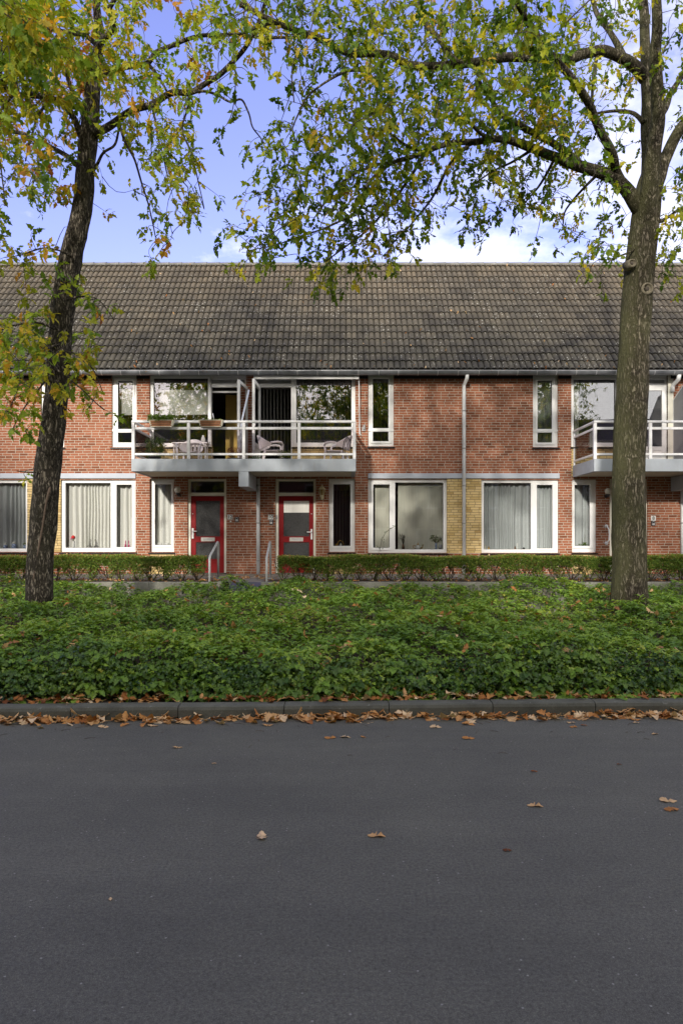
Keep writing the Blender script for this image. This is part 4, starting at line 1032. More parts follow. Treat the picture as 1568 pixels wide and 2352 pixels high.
# ---------------------------------------------------------------- hedges
def hedge(x0, x1, label):
    t = thing('hedge', ((x0+x1)/2, 14.55, TZ), label, 'hedge', 'clipped low hedges')
    L = x1-x0; y0, y1 = 14.28, 14.86; H = .52
    n = int(L*7500)
    X = rng.uniform(x0, x1, n); Y = rng.uniform(y0, y1, n)
    Z = rng.beta(2.0, 1.25, n)*H*.99
    # surface bias
    sel = rng.random(n) < .35; Y[sel] = y0+np.abs(rng.normal(0,.04,sel.sum()))
    selt = rng.random(n) < .18; Z[selt] = H-np.abs(rng.normal(0,.025,selt.sum()))
    Z += .02*np.sin(X*2.1)+.015*np.sin(X*5.3+1)
    bushy = .5+.5*np.sin(X*2*math.pi/.62+np.sin(X*1.3)*2)    # separate shrubs along the row
    keep = (Z > .26) | (rng.random(n) < (.15+.75*bushy)*(.35+.65*Z/.26)); X, Y, Z = X[keep], Y[keep], Z[keep]; n = len(X)
    gaps = np.array([mnoise.noise(Vector((a*5, b*5, c*6))) for a, b, c in zip(X, Y*.4, Z)]); keep = gaps > -.22-.9*(Z>.36); X, Y, Z = X[keep], Y[keep], Z[keep]; n = len(X)
    Pn = np.stack([X, Y, TZ+Z], 1); D = rv(n); D[:,2] += .3; U = rv(n); U[:,2] += .7; U[:,1] -= .5
    tint = np.clip(rng.normal(.42,.22,n)+.25*(Z>H-.04), 0, 1)
    leaves('foliage', 'hedge_leaf', Pn, D, U, rng.uniform(.03,.055,n), tint, 'plain', t)
    m = MB(); x = x0+.1
    while x < x1-.05:
        y = 14.55+random.uniform(-.1,.1)
        for i in range(7):
            a = Vector((x+random.uniform(-.03,.03), y+random.uniform(-.03,.03), TZ-.01)); b = a+Vector((random.uniform(-.28,.28), random.uniform(-.22,.18), random.uniform(.30,.47)))
            mid = (a+b)/2+Vector((random.uniform(-.04,.04), random.uniform(-.04,.04), -.02)); m.tube([a, mid, b], [.010,.007,.004], 5)
            for _ in range(2):
                c = mid+Vector((random.uniform(-.12,.12), random.uniform(-.1,.1), random.uniform(.08,.2))); m.tube([mid, c], [.005,.003], 4)
        x += random.uniform(.28,.38)
    m.build('stems', 'twig_brown', t); return t
hedge(-12, wx(471,14.5), 'clipped low green hedge left of the steps, on the left concrete wall')
hedge(wx(640,14.5), 12, 'long clipped low green hedge right of the steps, with gaps between its stems')
sheet('hedge_soil', 'soil', -16, xa_s:=wx(505,14.3), 14.101, 14.93, TZ+.006); sheet('hedge_soil', 'soil', wx(603,14.3), 16, 14.101, 14.93, TZ+.006)

# ---------------------------------------------------------------- ground cover shrubs
def cover_h(x, y):
    d = y-(yk(x)+.30)
    f = np.clip(d/.40, 0, 1); edge = f**.6
    h = .43+.06*np.sin(x*1.3+y*.7)+.05*np.sin(x*2.9-y*1.7+1)+.035*np.sin(x*6.1+y*4.3)
    back = 1+.36*np.clip((y-8.5)/4.5, 0, 1)
    return .10+h*edge*back+.085*np.clip((y-11.5)/2, 0, 1)*(1+1.1*np.sin(x*3.7+y)*np.sin(x*1.9+2))
def veg(n, yfun, S, kind, mat, upb, name, tb, mound=.0):
    pass
n1 = 15500     # sprigs on the top
u = rng.random(n1); Y = 6.75+(13.95-6.75)*u**1.15; X = rng.uniform(-1,1,n1)*(3.6+Y*.56); 
Z = cover_h(X, Y)-np.abs(rng.normal(0,.045,n1))+.02
dp = (np.abs(X-(-4.98)) < .3)&(np.abs(Y-11.2) < .28) | (np.abs(X-4.67) < .32)&(np.abs(Y-11.3) < .3)
X, Y, Z = X[~dp], Y[~dp], Z[~dp]; n1 = len(X)
patch = np.array([mnoise.noise(Vector((a*.8, b*.8, 0))) for a, b in zip(X, Y)])
per = 6; Pn = np.repeat(np.stack([X,Y,Z],1), per, 0); N_ = len(Pn)
ang = np.tile(np.arange(per)*2.4, n1)+np.repeat(rng.uniform(0,6.28,n1), per)
el = rng.uniform(-.15,.65,N_)
D = np.stack([np.cos(ang)*np.cos(el), np.sin(ang)*np.cos(el), np.sin(el)],1)
front = np.clip(1-(np.repeat(Y,per)-(yk(np.repeat(X,per))+.30))/.5, 0, 1)
D[:,1] -= front*.5; D[:,2] -= front*.35
Pn[:,2] += np.tile(np.linspace(-.05,.03,per), n1)
Pn[:,:2] += rng.normal(0,.012,(N_,2))
U = np.stack([rng.normal(0,.3,N_), rng.normal(0,.3,N_)-.6*front, np.ones(N_)],1)
S = rng.uniform(.055,.115,N_)*(.85+.3*np.repeat(rng.random(n1),per))
tint = np.clip(np.repeat(rng.normal(.50,.13,n1)+patch*.35, per)+rng.normal(0,.10,N_), 0, .999)
br = rng.random(N_) < .008; tint[br] = 1.0
gc = leaves('ground_cover', 'shrub_leaf', Pn, D, U, S, tint, 'oak_small'); tag(gc, kind='stuff')
gc['label'] = 'dense knee high bed of young oak shoots and green shrubs along the kerb'
# front face and under layer: small ivy leaves
n2 = 24000
X = rng.uniform(-9,9,n2); t_ = rng.random(n2); Y = yk(X)+.22+.36*t_**.9+rng.normal(0,.03,n2); lim = cover_h(X, Y+.12)
zf = rng.random(n2)**.75; Z = .09+zf*(lim-.09); Y = Y+.26*(1-zf)**1.3+.05*np.sin(X*3.3+1)*(1-zf)
n3 = 9000; X3 = rng.uniform(-10,10,n3); Y3 = rng.uniform(6.9,13.9,n3); Z3 = cover_h(X3,Y3)-rng.uniform(.06,.18,n3)
Pn = np.concatenate([np.stack([X,Y,Z],1), np.stack([X3,Y3,Z3],1)]); n = len(Pn)
D = rv(n,.6); D[:n2,1] -= .6; D[:,2] += .05; U = rv(n,.4); U[:n2,1] -= .8; U[:,2] += .7
pt = np.array([mnoise.noise(Vector((a*1.4, b, c*2))) for a,b,c in Pn])
o = leaves('ivy_cover', 'ivy_leaf', Pn, D, U, rng.uniform(.035,.062,n), np.clip(rng.normal(.34,.2,n)+pt*.5,0,1), 'ivy'); tag(o, kind='stuff')
o['label'] = 'small dark ivy leaves at the foot of the planting behind the kerb'
# larger lobed sprays hanging over the front edge
n4 = 700; X = rng.uniform(-8,8,n4); Y = yk(X)+.26+rng.uniform(-.03,.35,n4); Z = cover_h(X, Y+.08)*rng.uniform(.55,1.05,n4)
keep = np.array([mnoise.noise(Vector((a*1.1, 4, 0))) for a in X]) > -.25; X,Y,Z = X[keep],Y[keep],Z[keep]; n4 = len(X)
per = 7; Pn = np.repeat(np.stack([X,Y,Z],1), per, 0); N_ = len(Pn); ang = np.tile(np.linspace(-1.5,1.5,per), n4)+rng.normal(0,.2,N_)
D = np.stack([np.sin(ang), -.55+.0*ang, -.45+.5*np.cos(ang)*rng.random(N_)],1); U = np.stack([rng.normal(0,.2,N_), -np.ones(N_)*.7, np.ones(N_)],1)
o = leaves('oak_shoots', 'shrub_leaf', Pn, D, U, rng.uniform(.07,.125,N_), np.clip(np.repeat(rng.normal(.34,.17,n4),per)+rng.normal(0,.08,N_),0,.92), 'oak_wide'); tag(o, kind='stuff')
o['label'] = 'lobed oak leaves hanging over the front of the planting'
# dark inner mass: stems
m = MB()
for i in range(1500):
    x = random.uniform(-8.5,8.5); y = random.uniform(6.85,13.8); h = float(cover_h(np.array(x),np.array(y)))
    m.tube([(x,y,.09),(x+random.uniform(-.08,.08),y+random.uniform(-.08,.04),h-.02)], .005, 4)
tag(m.build('shrub_stems', 'twig_brown'), kind='stuff')['label'] = 'thin brown stems inside the planting'

# ---------------------------------------------------------------- leaf litter
def litter(n, X, Y, Z, smin, smax, name, label, flat=.35, tint=None, kind='oak'):
    Pn = np.stack([X,Y,Z],1); a = rng.uniform(0,6.28,n); D = np.stack([np.cos(a), np.sin(a), rng.normal(0,flat,n)],1); U = np.stack([rng.normal(0,flat,n), rng.normal(0,flat,n)-.2, np.ones(n)*rng.choice([1,-1],n)],1)
    o = leaves(name, 'dead_leaf', Pn, D, U, rng.uniform(smin,smax,n), rng.random(n) if tint is None else tint, kind); tag(o, label, kind='stuff'); return o
n = 1150; X = rng.uniform(-8,8,n); off = np.abs(rng.normal(0,.06,n)); pil = .5+.5*np.array([mnoise.noise(Vector((a*2.2,0,0))) for a in X])
litter(n, X, yk(X)-.01-off*(.5+pil), .008+np.maximum(0,.045-off*.4)*rng.random(n)*(.5+pil), .08,.16, 'kerb_leaf_litter', 'drift of brown oak leaves in the gutter along the kerb', .2, np.clip(rng.normal(.70,.22,n),0,1), 'oak_wide')
n = 750; X = rng.uniform(-8,8,n); litter(n, X, yk(X)+.16+np.abs(rng.normal(0,.09,n)), .13+rng.random(n)*.03, .06,.13, 'bed_edge_leaf_litter', 'brown leaves lying along the back edge of the kerb', .25, None, 'oak_wide')
n = 1300; X = rng.uniform(-9,9,n); Y = rng.uniform(14.15,17.2,n); Y = np.where(rng.random(n)<.75, rng.uniform(14.12,14.9,n), Y); sel = (Y<14.9)&(X>wx(509,14))&(X<wx(599,14)); Y[sel] += .9
litter(n, X, Y, np.full(n,TZ+.012)+rng.random(n)*.02, .05,.11, 'terrace_leaf_litter', 'brown leaves under the hedges and on the paving by the doors', .3)
n = 900; X = rng.uniform(-9,9,n); Y = rng.uniform(14.3,14.85,n); k = (X<wx(471,14.5))|(X>wx(640,14.5)); X,Y = X[k],Y[k]; n=len(X); litter(n, X, Y, TZ+.50+.02*np.sin(X*2.1)+.015*np.sin(X*5.3+1)+rng.random(n)*.04, .04,.09, 'hedge_top_leaf_litter', 'brown leaves caught on top of the clipped hedges', .4)
n = 800; Y = rng.uniform(7.0,13.8,n); X = rng.uniform(-1,1,n)*(.6+Y*.52); k = (rng.random(n) < .45+.9*np.array([mnoise.noise(Vector((a*.9+3,b*.9,2))) for a,b in zip(X,Y)])); X,Y = X[k],Y[k]; n = len(X)
litter(n, X, Y, cover_h(X,Y)+.01, .08,.15, 'bed_top_leaf_litter', 'brown fallen leaves caught on top of the green planting', .5, np.clip(rng.normal(.6,.25,n),0,1), 'oak_wide')
n = 900; X = rng.uniform(-9.5,9.5,n); litter(n, X, gy-.045+rng.uniform(0,.08,n), gz-.01+rng.random(n)*.035, .035,.08, 'gutter_leaf_litter', 'brown leaves lying in the zinc gutter', .7)
# twigs on the road
tw = MB()
for i in range(55):
    x = random.uniform(-4,4); y = yk(x)-.15-abs(random.gauss(0,.35)); a = random.uniform(0,3.1); l = random.uniform(.02,.12)
    tw.tube([(x,y,.004),(x+l/2*math.cos(a),y+l/2*math.sin(a)+.01,.006),(x+l*math.cos(a),y+l*math.sin(a),.004)], .0016, 4)
tag(tw.build('twig_litter', 'twig_brown'), 'thin dry stalks scattered on the asphalt by the kerb', kind='stuff')
# single leaves on the road
def lone_leaf(px, py, size, tint, ang, label, group, kind='oak_wide'):
    d = EYE*F/(py-HY); x = wx(px, d)
    tv, tf = TPL[kind]; a = R(ang); vs = []
    for (u, v, w) in tv:
        v -= .5; z = (.08*(u*u*4)+abs(w)*.22+.05*math.sin(v*6+px)+.05*math.sin(u*9+py))*size+.006; vs.append((size*(u*math.cos(a)-v*math.sin(a)), size*(u*math.sin(a)+v*math.cos(a)), max(z,.003)))
    me = bpy.data.meshes.new('fallen_leaf'); me.from_pydata(vs, [], tf); me.update()
    at = me.attributes.new('tint','FLOAT','POINT'); at.data.foreach_set('value', [tint]*len(vs)); me.materials.append(MATS['dead_leaf'])
    o = bpy.data.objects.new('fallen_leaf', me); C.objects.link(o); o.location = (x, d, .001); tag(o, label, 'leaf', group)
    so = o.modifiers.new('t','SOLIDIFY'); so.thickness = .0015
GL = 'single leaves lying on the asphalt'
lone_leaf(601,1924,.105,.95,8,'pale brown oak leaf standing upright on the asphalt, nearest the photo centre left',GL)
lone_leaf(864,1921,.105,.75,80,'brown oak leaf lying flat on the bare asphalt right of the upright pale one',GL)
lone_leaf(1228,1852,.10,.80,75,'curled brown leaf alone on the asphalt in front of the large right trunk',GL)
lone_leaf(1533,1841,.11,.88,85,'pale leaf at the right edge of the photo, upper one of two',GL)
lone_leaf(1541,1861,.10,.45,95,'brown leaf at the right edge of the photo, lower one of two',GL)
lone_leaf(408,1718,.085,.85,88,'small yellowish leaf on the asphalt, leftmost one away from the kerb',GL)
lone_leaf(1075,1664,.13,.62,60,'big rust coloured oak leaf beside the drift at the kerb',GL)
lone_leaf(1075,1697,.11,.55,92,'orange leaf on the asphalt just below the big rust coloured one',GL)
lone_leaf(1000,1671,.11,.93,90,'pale leaf on the asphalt left of the big rust coloured one',GL)
for px,py,s,t_,a in ((238,1671,.10,.9,85),(351,1668,.11,.9,80),(758,1696,.10,.55,95),(793,1694,.09,.95,85),(834,1694,.06,.6,40),(1310,1661,.08,.9,80),(1316,1671,.07,.5,90),(1340,1667,.06,.2,60),(1457,1654,.11,.5,70),(1459,1661,.07,.9,90),(1503,1687,.07,.85,110),(1421,1757,.04,.1,90),(1226,1773,.05,.15,80),(492,1755,.04,.9,90),(615,1667,.10,.7,85),(254,2068,.03,.95,20),(1164,1955,.05,.0,85)):
    lone_leaf(px,py,s,t_,a,'small dry brown leaf lying loose on the asphalt near the kerb',GL+' near the kerb')
# leaves on the roof tiles
tv, tf = TPL['plain']; protos = []
for tnt in (.35,.6,.8,.95):
    me = bpy.data.meshes.new('roof_leaf'); me.from_pydata([(u*.09, (v-.5)*.09, abs(w)*.05+.002) for u,v,w in tv], [], tf); at = me.attributes.new('tint','FLOAT','POINT'); at.data.foreach_set('value',[tnt]*len(tv)); me.materials.append(MATS['dead_leaf']); me.update(); protos.append(me)
for i in range(135):
    s = RL_*random.random()**1.9*.98; x = random.uniform(-8.6,9.2); q = roofpt(x, s, .075)
    o = bpy.data.objects.new('roof_leaf', protos[i%4]); C.objects.link(o); o.location = q; o.rotation_euler = (TH+random.uniform(-.3,.3), random.uniform(-.4,.4), random.uniform(0,6.28)); k = random.uniform(.7,1.2); o.scale = (k,k,k)
    tag(o, 'small dry leaf lying on the brown roof tiles', 'leaf', 'fallen leaves on the roof tiles')

# ---------------------------------------------------------------- trees
def smooth_path(pts, sub=4):
    """pts: list of (x,y,z,r); Catmull-Rom"""
    out = []; p = [np.array(q, float) for q in pts]; p = [2*p[0]-p[1]]+p+[2*p[-1]-p[-2]]
    for i in range(1, len(p)-2):
        for k in range(sub):
            t = k/sub; a, b, c, d = p[i-1], p[i], p[i+1], p[i+2]
            out.append(.5*((2*b)+(-a+c)*t+(2*a-5*b+4*c-d)*t*t+(-a+3*b-3*c+d)*t**3))
    out.append(p[-2]); return out
def br(pts, d0, d1, r0, r1):
    """image trace with its own depths, radii in px"""
    n = len(pts); o = []
    for i, (x, y) in enumerate(pts):
        f = i/(n-1); d = d0+(d1-d0)*f; q = P(x, y, d); o.append((q.x, q.y, q.z, (r0+(r1-r0)*f**.8)*d/F))
    return o
def make_tree(loc, label, trunkpx, limbs, grid, barkmat, leafm, x_off, tdepth, seed, leafsize, tintmu, extra_cells=(), nodes_out=False, dspread=.7, per_leaf=1.0):
    t = thing('oak_tree', loc, label, 'tree', 'oak trees in the planting')
    tp = [(*(P(x,y,d)), r*d/F) for x,y,d,r in trunkpx]; tp = smooth_path(tp, 9)
    m = MB(); m.tube([q[:3] for q in tp], [q[3] for q in tp], 72, True, .07, seed, True, .016)
    m.build('trunk', barkmat, t)
    nodes = [np.array(q[:3]) for q in tp[len(tp)//3:]]
    m = MB()
    for L in limbs:
        sp = smooth_path(L, 5)
        wob = [np.array([mnoise.noise(Vector((q[0]*2+seed, q[1]*2, q[2]*2)))*.03, 0, mnoise.noise(Vector((q[0]*2, q[1]*2+7, q[2]*2)))*.03]) for q in sp]
        pts = [np.array(q[:3])+w for q, w in zip(sp, wob)]
        m.tube(pts, [max(.004, q[3]) for q in sp], 12 if L[0][3] > .04 else 7, True, .10, seed); nodes += pts[2:]
    m.build('branches', barkmat, t)
    # twig clusters
    nodes = np.array(nodes); cl = []
    for (cx, cy, dens) in grid:
        nl = per_leaf*dens**2*1.36; k = nl/7.0; k = int(k)+(rng.random() < k-int(k))
        for _ in range(k):
            x = cx+rng.uniform(-28,28); y = cy+rng.uniform(-28,28)
            # depth from the nearest limb in the picture plane, spread through the crown's thickness
            sx_ = nodes[:,0]/nodes[:,1]*F+VX; sy_ = HY-(nodes[:,2]-EYE)/nodes[:,1]*F
            j = np.argmin((sx_-x)**2+(sy_-y)**2); d = nodes[j,1]+rng.normal(0,dspread); d = min(max(d, 6.8), 14.5)
            cl.append(np.array(P(x,y,d)))
    for c in extra_cells: cl.append(np.array(c))
    cl = np.array(cl); dist = np.array([np.min(np.sum((nodes-c)**2,1)) for c in cl]); order = np.argsort(dist)
    ND = np.zeros((len(nodes)+len(cl)*5,3)); ND[:len(nodes)] = nodes; cnt = len(nodes)
    m = MB(); LP=[];LD=[];LU=[];LS=[];LT=[]
    for i in order:
        c = cl[i]; dd = np.sum((ND[:cnt]-c)**2,1); j = int(np.argmin(dd)); a = ND[j].copy(); L = math.sqrt(dd[j])
        pts = []; ns = 4; side = rng.normal(0,.10*L+.01,3)
        for k in range(ns+1):
            f = k/ns; q = a+(c-a)*f+side*math.sin(math.pi*f)+np.array([0,0,.10*L*math.sin(math.pi*f)]); pts.append(q)
        dirv = pts[-1]-pts[-2]; dirv /= np.linalg.norm(dirv)+1e-6
        pts.append(pts[-1]+dirv*.06+np.array([0,0,-.07]))
        m.tube(pts, np.linspace(.004+.006*min(L,1.2),.0022,len(pts)), 4, False)
        ND[cnt:cnt+4] = pts[1:5]; cnt += 4
        mu = rng.normal(tintmu(c), .16)
        for l in range(7):
            f = rng.random(); seg = pts[-2]+(pts[-1]-pts[-2])*f if l > 1 else pts[-3]+(pts[-2]-pts[-3])*f
            dv = dirv*.5+rng.normal(0,.6,3); dv[2] -= .28
            LP.append(seg+rng.normal(0,.02,3)); LD.append(dv); LU.append(rng.normal(0,.55,3)+np.array([0,-.35,.8])); LS.append(leafsize*rng.uniform(.65,1.25)); LT.append(mu+rng.normal(0,.10))
    m.build('twigs', 'old_wood', t)
    leaves('crown', leafm, LP, LD, LU, LS, LT, 'oak', t)
    print('tree', len(cl), 'clusters', len(LP), 'leaves')
    return t
CW = 56
rows = [
"9986661566667 7888877848766310",
]
G_ = [  # one line per 56 px of height, columns 0..27
"998666156666777888877847663110",
]
g = [
[9,9,8,6,6,6,1,5,6,6,6,6,7,7, 7,8,8,8,8,7,7,8,4,7,6,6,3,1],
[9,9,8,7,6,5,3,3,4,5,6,5,6,6, 8,8,7,6,8,8,7,8,8,6,5,4,2,5],
[9,9,9,9,8,6,5,4,5,3,4,3,6,5, 7,8,7,6,7,8,7,8,9,7,4,5,3,4],
[8,8,8,7,6,5,5,4,4,3,1,0,6,2, 6,8,7,7,8,8,8,8,9,6,5,6,2,4],
[7,7,5,5,3,5,4,5,1,2,1,2,4,6, 7,8,8,8,8,7,7,8,9,6,6,5,2,3],
[7,6,5,2,1,5,6,6,0,2,3,6,7,7, 7,8,7,8,7,6,6,6,8,8,5,5,1,2],
[5,6,5,2,2,3,6,6,2,0,3,7,7,7, 7,8,7,6,6,7,7,6,6,7,3,3,0,2],
[2,6,5,1,2,2,3,5,2,0,4,7,7,7, 8,8,8,6,5,6,7,7,6,5,4,3,0,5],
[1,2,2,1,2,0,4,5,3,0,2,7,7,7, 8,8,8,5,1,7,5,7,6,5,3,3,0,5],
[1,1,1,0,1,1,4,1,0,4,6,5,7,6, 8,7,7,4,0,6,2,3,2,5,5,4,0,5],
[3,5,3,1,0,1,3,0,0,3,6,3,5,7, 7,6,5,1,0,1,0,0,3,3,6,5,1,6],
[0,3,4,3,1,0,0,0,0,0,0,0,4,5, 3,0,0,0,0,0,0,0,0,0,3,2,0,4],
[1,4,3,5,3],[6,6,4,4,1],[7,7,4,6,1],[7,7,6,5,0],[5,4,3,4,1],[4,3,0,1,2],[1,1,0,0,0],[1,2,0,0,0]]
gl, gr = [], []
for j, row in enumerate(g):
    for i, v in enumerate(row):
        if v <= 0: continue
        (gl if i < 9 or (i == 9 and j in (1,2,4)) or (i==10 and j<6) else gr).append((i*CW+28, j*CW+28, v))
# crowns go on above and beside the picture
for j in range(-5, 0):
    for i in range(-4, 10): gl.append((i*CW+28, j*CW+28, 5 if j > -3 else 3))
    for i in range(10, 33): gr.append((i*CW+28, j*CW+28, 5 if j > -3 else 3))
for j in range(0, 11):
    for i in (-3,-2,-1): gl.append((i*CW+28, j*CW+28, 7))
    for i in range(28, 33): gr.append((i*CW+28, j*CW+28, 5.5))
dR = 11.3; dL = 11.2
trunkR = [(1446,1470,dR,60),(1445,1430,dR,47),(1444,1380,dR,40),(1445,1300,dR,37.5),(1443,1170,dR,36),(1442,1056,dR,34.5),(1449,928,dR,35),(1452,862,dR,34),(1456,773,dR,32.5),(1464,659,dR,33.5),(1475,550,dR,31),(1484,475,dR,30),(1489,430,dR,27),(1495,390,dR-.05,21),(1500,350,dR-.1,17)]
D_ = dR
limbsR = [
 br([(1478,500),(1484,450),(1490,400),(1487,310),(1486,225),(1484,150),(1479,75),(1476,0),(1470,-120),(1455,-260)], D_, D_+.8, 22, 7),
 br([(1478,540),(1485,480),(1492,420),(1500,350),(1511,275),(1509,200),(1506,125),(1506,50),(1508,-50),(1520,-200)], D_, D_-1.4, 22, 9),
 br([(1484,490),(1497,445),(1512,410),(1524,370),(1549,320),(1570,283),(1610,230),(1670,160),(1730,60)], D_, D_+.2, 19, 8),
 br([(1500,300),(1516,262),(1529,238),(1542,208),(1570,172),(1620,120)], D_-.3, D_+.9, 12, 4),
 br([(1476,490),(1456,465),(1435,435),(1409,405),(1374,395),(1324,382),(1274,360),(1224,340),(1184,327),(1129,320),(1084,325),(1024,332),(974,350),(904,372),(844,420),(829,480)], D_, D_-1.6, 19, 2.5),
 br([(1432,432),(1414,390),(1404,350),(1379,300),(1359,255),(1339,215),(1304,170),(1264,120),(1229,75),(1199,30),(1175,-20),(1140,-90)], D_-.1, D_-3.2, 12, 6),
 br([(1324,382),(1304,355),(1274,330),(1234,310),(1184,285),(1149,260),(1124,225),(1100,180)], D_-.3, D_-2.2, 11, 4),
 br([(1480,180),(1462,158),(1434,135),(1404,122),(1374,117),(1334,125),(1294,137),(1234,132),(1164,132),(1104,142),(1049,147),(984,152),(934,145),(894,125),(814,125),(784,117),(730,87),(690,75),(640,55),(590,30),(550,10)], D_+.4, D_-2.0, 14, 5.5),
 br([(1371,117),(1364,165),(1361,215),(1364,245)], D_-.1, D_-.1, 4.5, 3),
 br([(1478,280),(1466,268),(1449,260),(1414,255),(1384,257),(1350,265)], D_+.2, D_+.4, 6, 2.5),
 br([(1049,147),(1019,105),(984,65),(969,30),(959,-10)], D_-1.2, D_-.6, 7, 5),
 br([(1434,135),(1414,100),(1399,75),(1374,40),(1359,0),(1340,-60)], D_+.3, D_+.8, 8, 4),
 br([(1129,320),(1090,295),(1060,270),(1020,262)], D_-1.0, D_-1.8, 5, 2),
 br([(894,125),(850,160),(790,165),(715,215),(685,265),(670,300)], D_-1.6, D_-2.0, 4, 1.6),
 br([(974,350),(930,330),(880,300),(830,290),(790,282)], D_-1.2, D_-2.4, 4, 1.6),
 br([(904,372),(860,380),(810,400),(770,430),(740,470),(720,500)], D_-1.3, D_-.6, 4, 1.4),
 br([(640,55),(600,60),(560,75),(520,78)], D_-2.0, D_-2.2, 4, 2),
 br([(1374,395),(1340,430),(1300,480),(1290,520)], D_-.2, D_+.3, 4, 1.5),
 br([(1490,520),(1530,500),(1560,480),(1600,470)], D_, D_+.4, 5, 2),
 br([(1224,340),(1180,370),(1130,395),(1090,420)], D_-.7, D_-.2, 4, 1.5),
 br([(1084,325),(1040,370),(1010,420),(980,470),(940,520),(900,560)], D_-.9, D_-.3, 4.5, 1.5),
 br([(974,350),(930,420),(890,480),(840,530),(790,570),(750,600)], D_-1.1, D_-.5, 4, 1.5),
 br([(829,480),(780,510),(700,540),(640,560),(590,572)], D_-1.6, D_-1.9, 3, 1.2),
 br([(1274,360),(1240,420),(1210,460),(1180,500)], D_-.5, D_, 4, 1.4),
 br([(1487,560),(1440,580),(1400,600),(1370,640)], D_, D_-.6, 3, 1.3),
]
trunkL = [(88,1470,dL,46),(89,1430,dL,36),(91,1385,dL,30),(92,1309,dL,28.5),(99,1212,dL,29),(106,1129,dL,29),(110,1074,dL,28.5),(121,995,dL,27.5),(130,916,dL,26),(135,850,dL,25),(140,757,dL,25),(149,670,dL,25),(165,583,dL,24),(177,540,dL,23),(190,475,dL,21.5),(198,375,dL,20.5),(205,300,dL,20),(212,225,dL,17),(220,150,dL,13)]
limbsL = [
 br([(219,160),(226,110),(230,75),(224,30),(220,0),(222,-80),(235,-200)], dL, dL+.3, 13, 6),
 br([(212,315),(228,303),(260,285),(300,257),(350,240),(390,217),(440,212),(475,192),(510,170),(545,130),(575,90),(595,50),(610,0),(640,-60)], dL, dL-1.5, 9.5, 4),
 br([(212,190),(232,172),(268,158),(300,150),(340,145),(360,120),(395,102),(440,87),(500,80),(575,82),(650,87),(725,85)], dL, dL-.9, 8.5, 2.5),
 br([(222,110),(232,95),(255,75),(260,40),(250,20),(265,-10),(280,-80)], dL, dL-.6, 8, 4.5),
 br([(188,318),(172,278),(150,245),(115,227),(75,220),(30,215),(10,195),(0,165),(-40,120)], dL, dL-1.3, 8, 4.5),
 br([(196,280),(185,250),(170,220),(160,195),(150,160)], dL, dL-.2, 7.5, 4),
 br([(184,385),(160,362),(140,350),(90,325),(40,305),(0,300),(-60,290)], dL, dL+.9, 6, 3.5),
 br([(212,395),(226,375),(240,350),(265,330),(275,290)], dL-.05, dL-.5, 4, 2.5),
 br([(275,285),(290,330),(310,370),(325,425),(340,465),(350,510),(360,545)], dL-.3, dL-.7, 3.6, 1.2),
 br([(440,212),(470,210),(500,220),(530,235),(555,230),(570,260),(580,290),(600,320),(610,350)], dL-.8, dL-1.4, 3.6, 1.3),
 br([(340,145),(352,158),(365,178),(382,212),(390,247)], dL-.4, dL-.6, 4.5, 2.2),
 br([(225,105),(195,80),(150,75),(110,60)], dL, dL-2.5, 6, 3),
 br([(30,215),(10,240),(-10,300),(5,400),(12,470)], dL-1.0, dL-1.4, 4, 1.3),
 br([(115,227),(90,260),(70,320),(60,370)], dL-.7, dL-1.6, 4, 1.5),
 br([(75,220),(50,180),(30,120),(20,60)], dL-.9, dL-3.0, 5, 2.5),
 br([(440,212),(430,250),(420,300),(440,360),(455,420),(468,480)], dL-.8, dL-1.1, 3, 1.1),
 br([(350,240),(360,290),(370,340),(385,400),(400,430)], dL-.5, dL-1.2, 3, 1.1),
 br([(165,590),(140,575),(100,570),(50,585),(15,590)], dL-.2, dL-.9, 2.6, 1.0),
 br([(147,690),(190,680),(230,690),(262,735)], dL-.2, dL-.8, 2.8, 1.0),
 br([(140,760),(90,740),(40,745),(0,760)], dL-.3, dL-1.2, 3, 1.2),
 br([(138,790),(110,800),(60,840),(40,900),(20,950)], dL-.3, dL-1.2, 3, 1.0),
 br([(138,800),(180,820),(215,850),(235,900)], dL-.3, dL-.8, 3, 1.0),
 br([(134,830),(130,850),(170,880),(200,905),(238,940)], dL-.28, dL-.8, 3, 1.0),
 br([(134,840),(100,880),(60,930),(30,985)], dL-.28, dL-1.0, 2.8, 1.0),
 br([(94,1085),(60,1082),(35,1080)], dL-.2, dL-.5, 2, 1.0),
]
TR = make_tree(P(1446,1460,dR)*1.0, 'large oak with a thick mossy grey brown trunk on the right, crown of green leaves', trunkR, limbsR, gr, 'bark_right', 'oak_leaf_right', 0, dR, 3, .150,
    lambda c: .36+.20*mnoise.noise(Vector(c)*.8), per_leaf=1.0)
TL = make_tree(P(88,1460,dL), 'leaning oak with a dark trunk on the left, crown of yellow green leaves', trunkL, limbsL, gl, 'bark_left', 'oak_leaf_left', 0, dL, 11, .165,
    lambda c: .51+.15*mnoise.noise(Vector(c)*.8)+(.24 if c[0] < -4.0 and c[2] > 9.0 else 0), per_leaf=1.35)
TR['label'] = 'large oak with a thick mossy grey brown trunk and green crown, right of the photo'
# knots: cut branch scars on the right trunk
for (px, py, r_, dy) in ((1483,664,.085,-.215),(1448,606,.06,-.235)):
    q = P(px,py,dR+dy)
    def face(prof):
        m = MB(); m.lathe((0,0,0), prof, 20); m.v = [(q.x+x-.25*(-z), q.y-z-.35*abs(0), q.z+y) for x,y,z in m.v]; return m
    k = face([(r_*1.4,-.09),(r_*1.3,-.01),(r_*1.15,.03),(r_*.95,.045),(r_*.8,.035),(r_*.78,.02),(.002,.02)]).build('knot', 'cut_wood', TR)
    face([(r_*.42,.0205),(r_*.30,.028),(.002,.030)]).build('heartwood', 'old_wood', k)
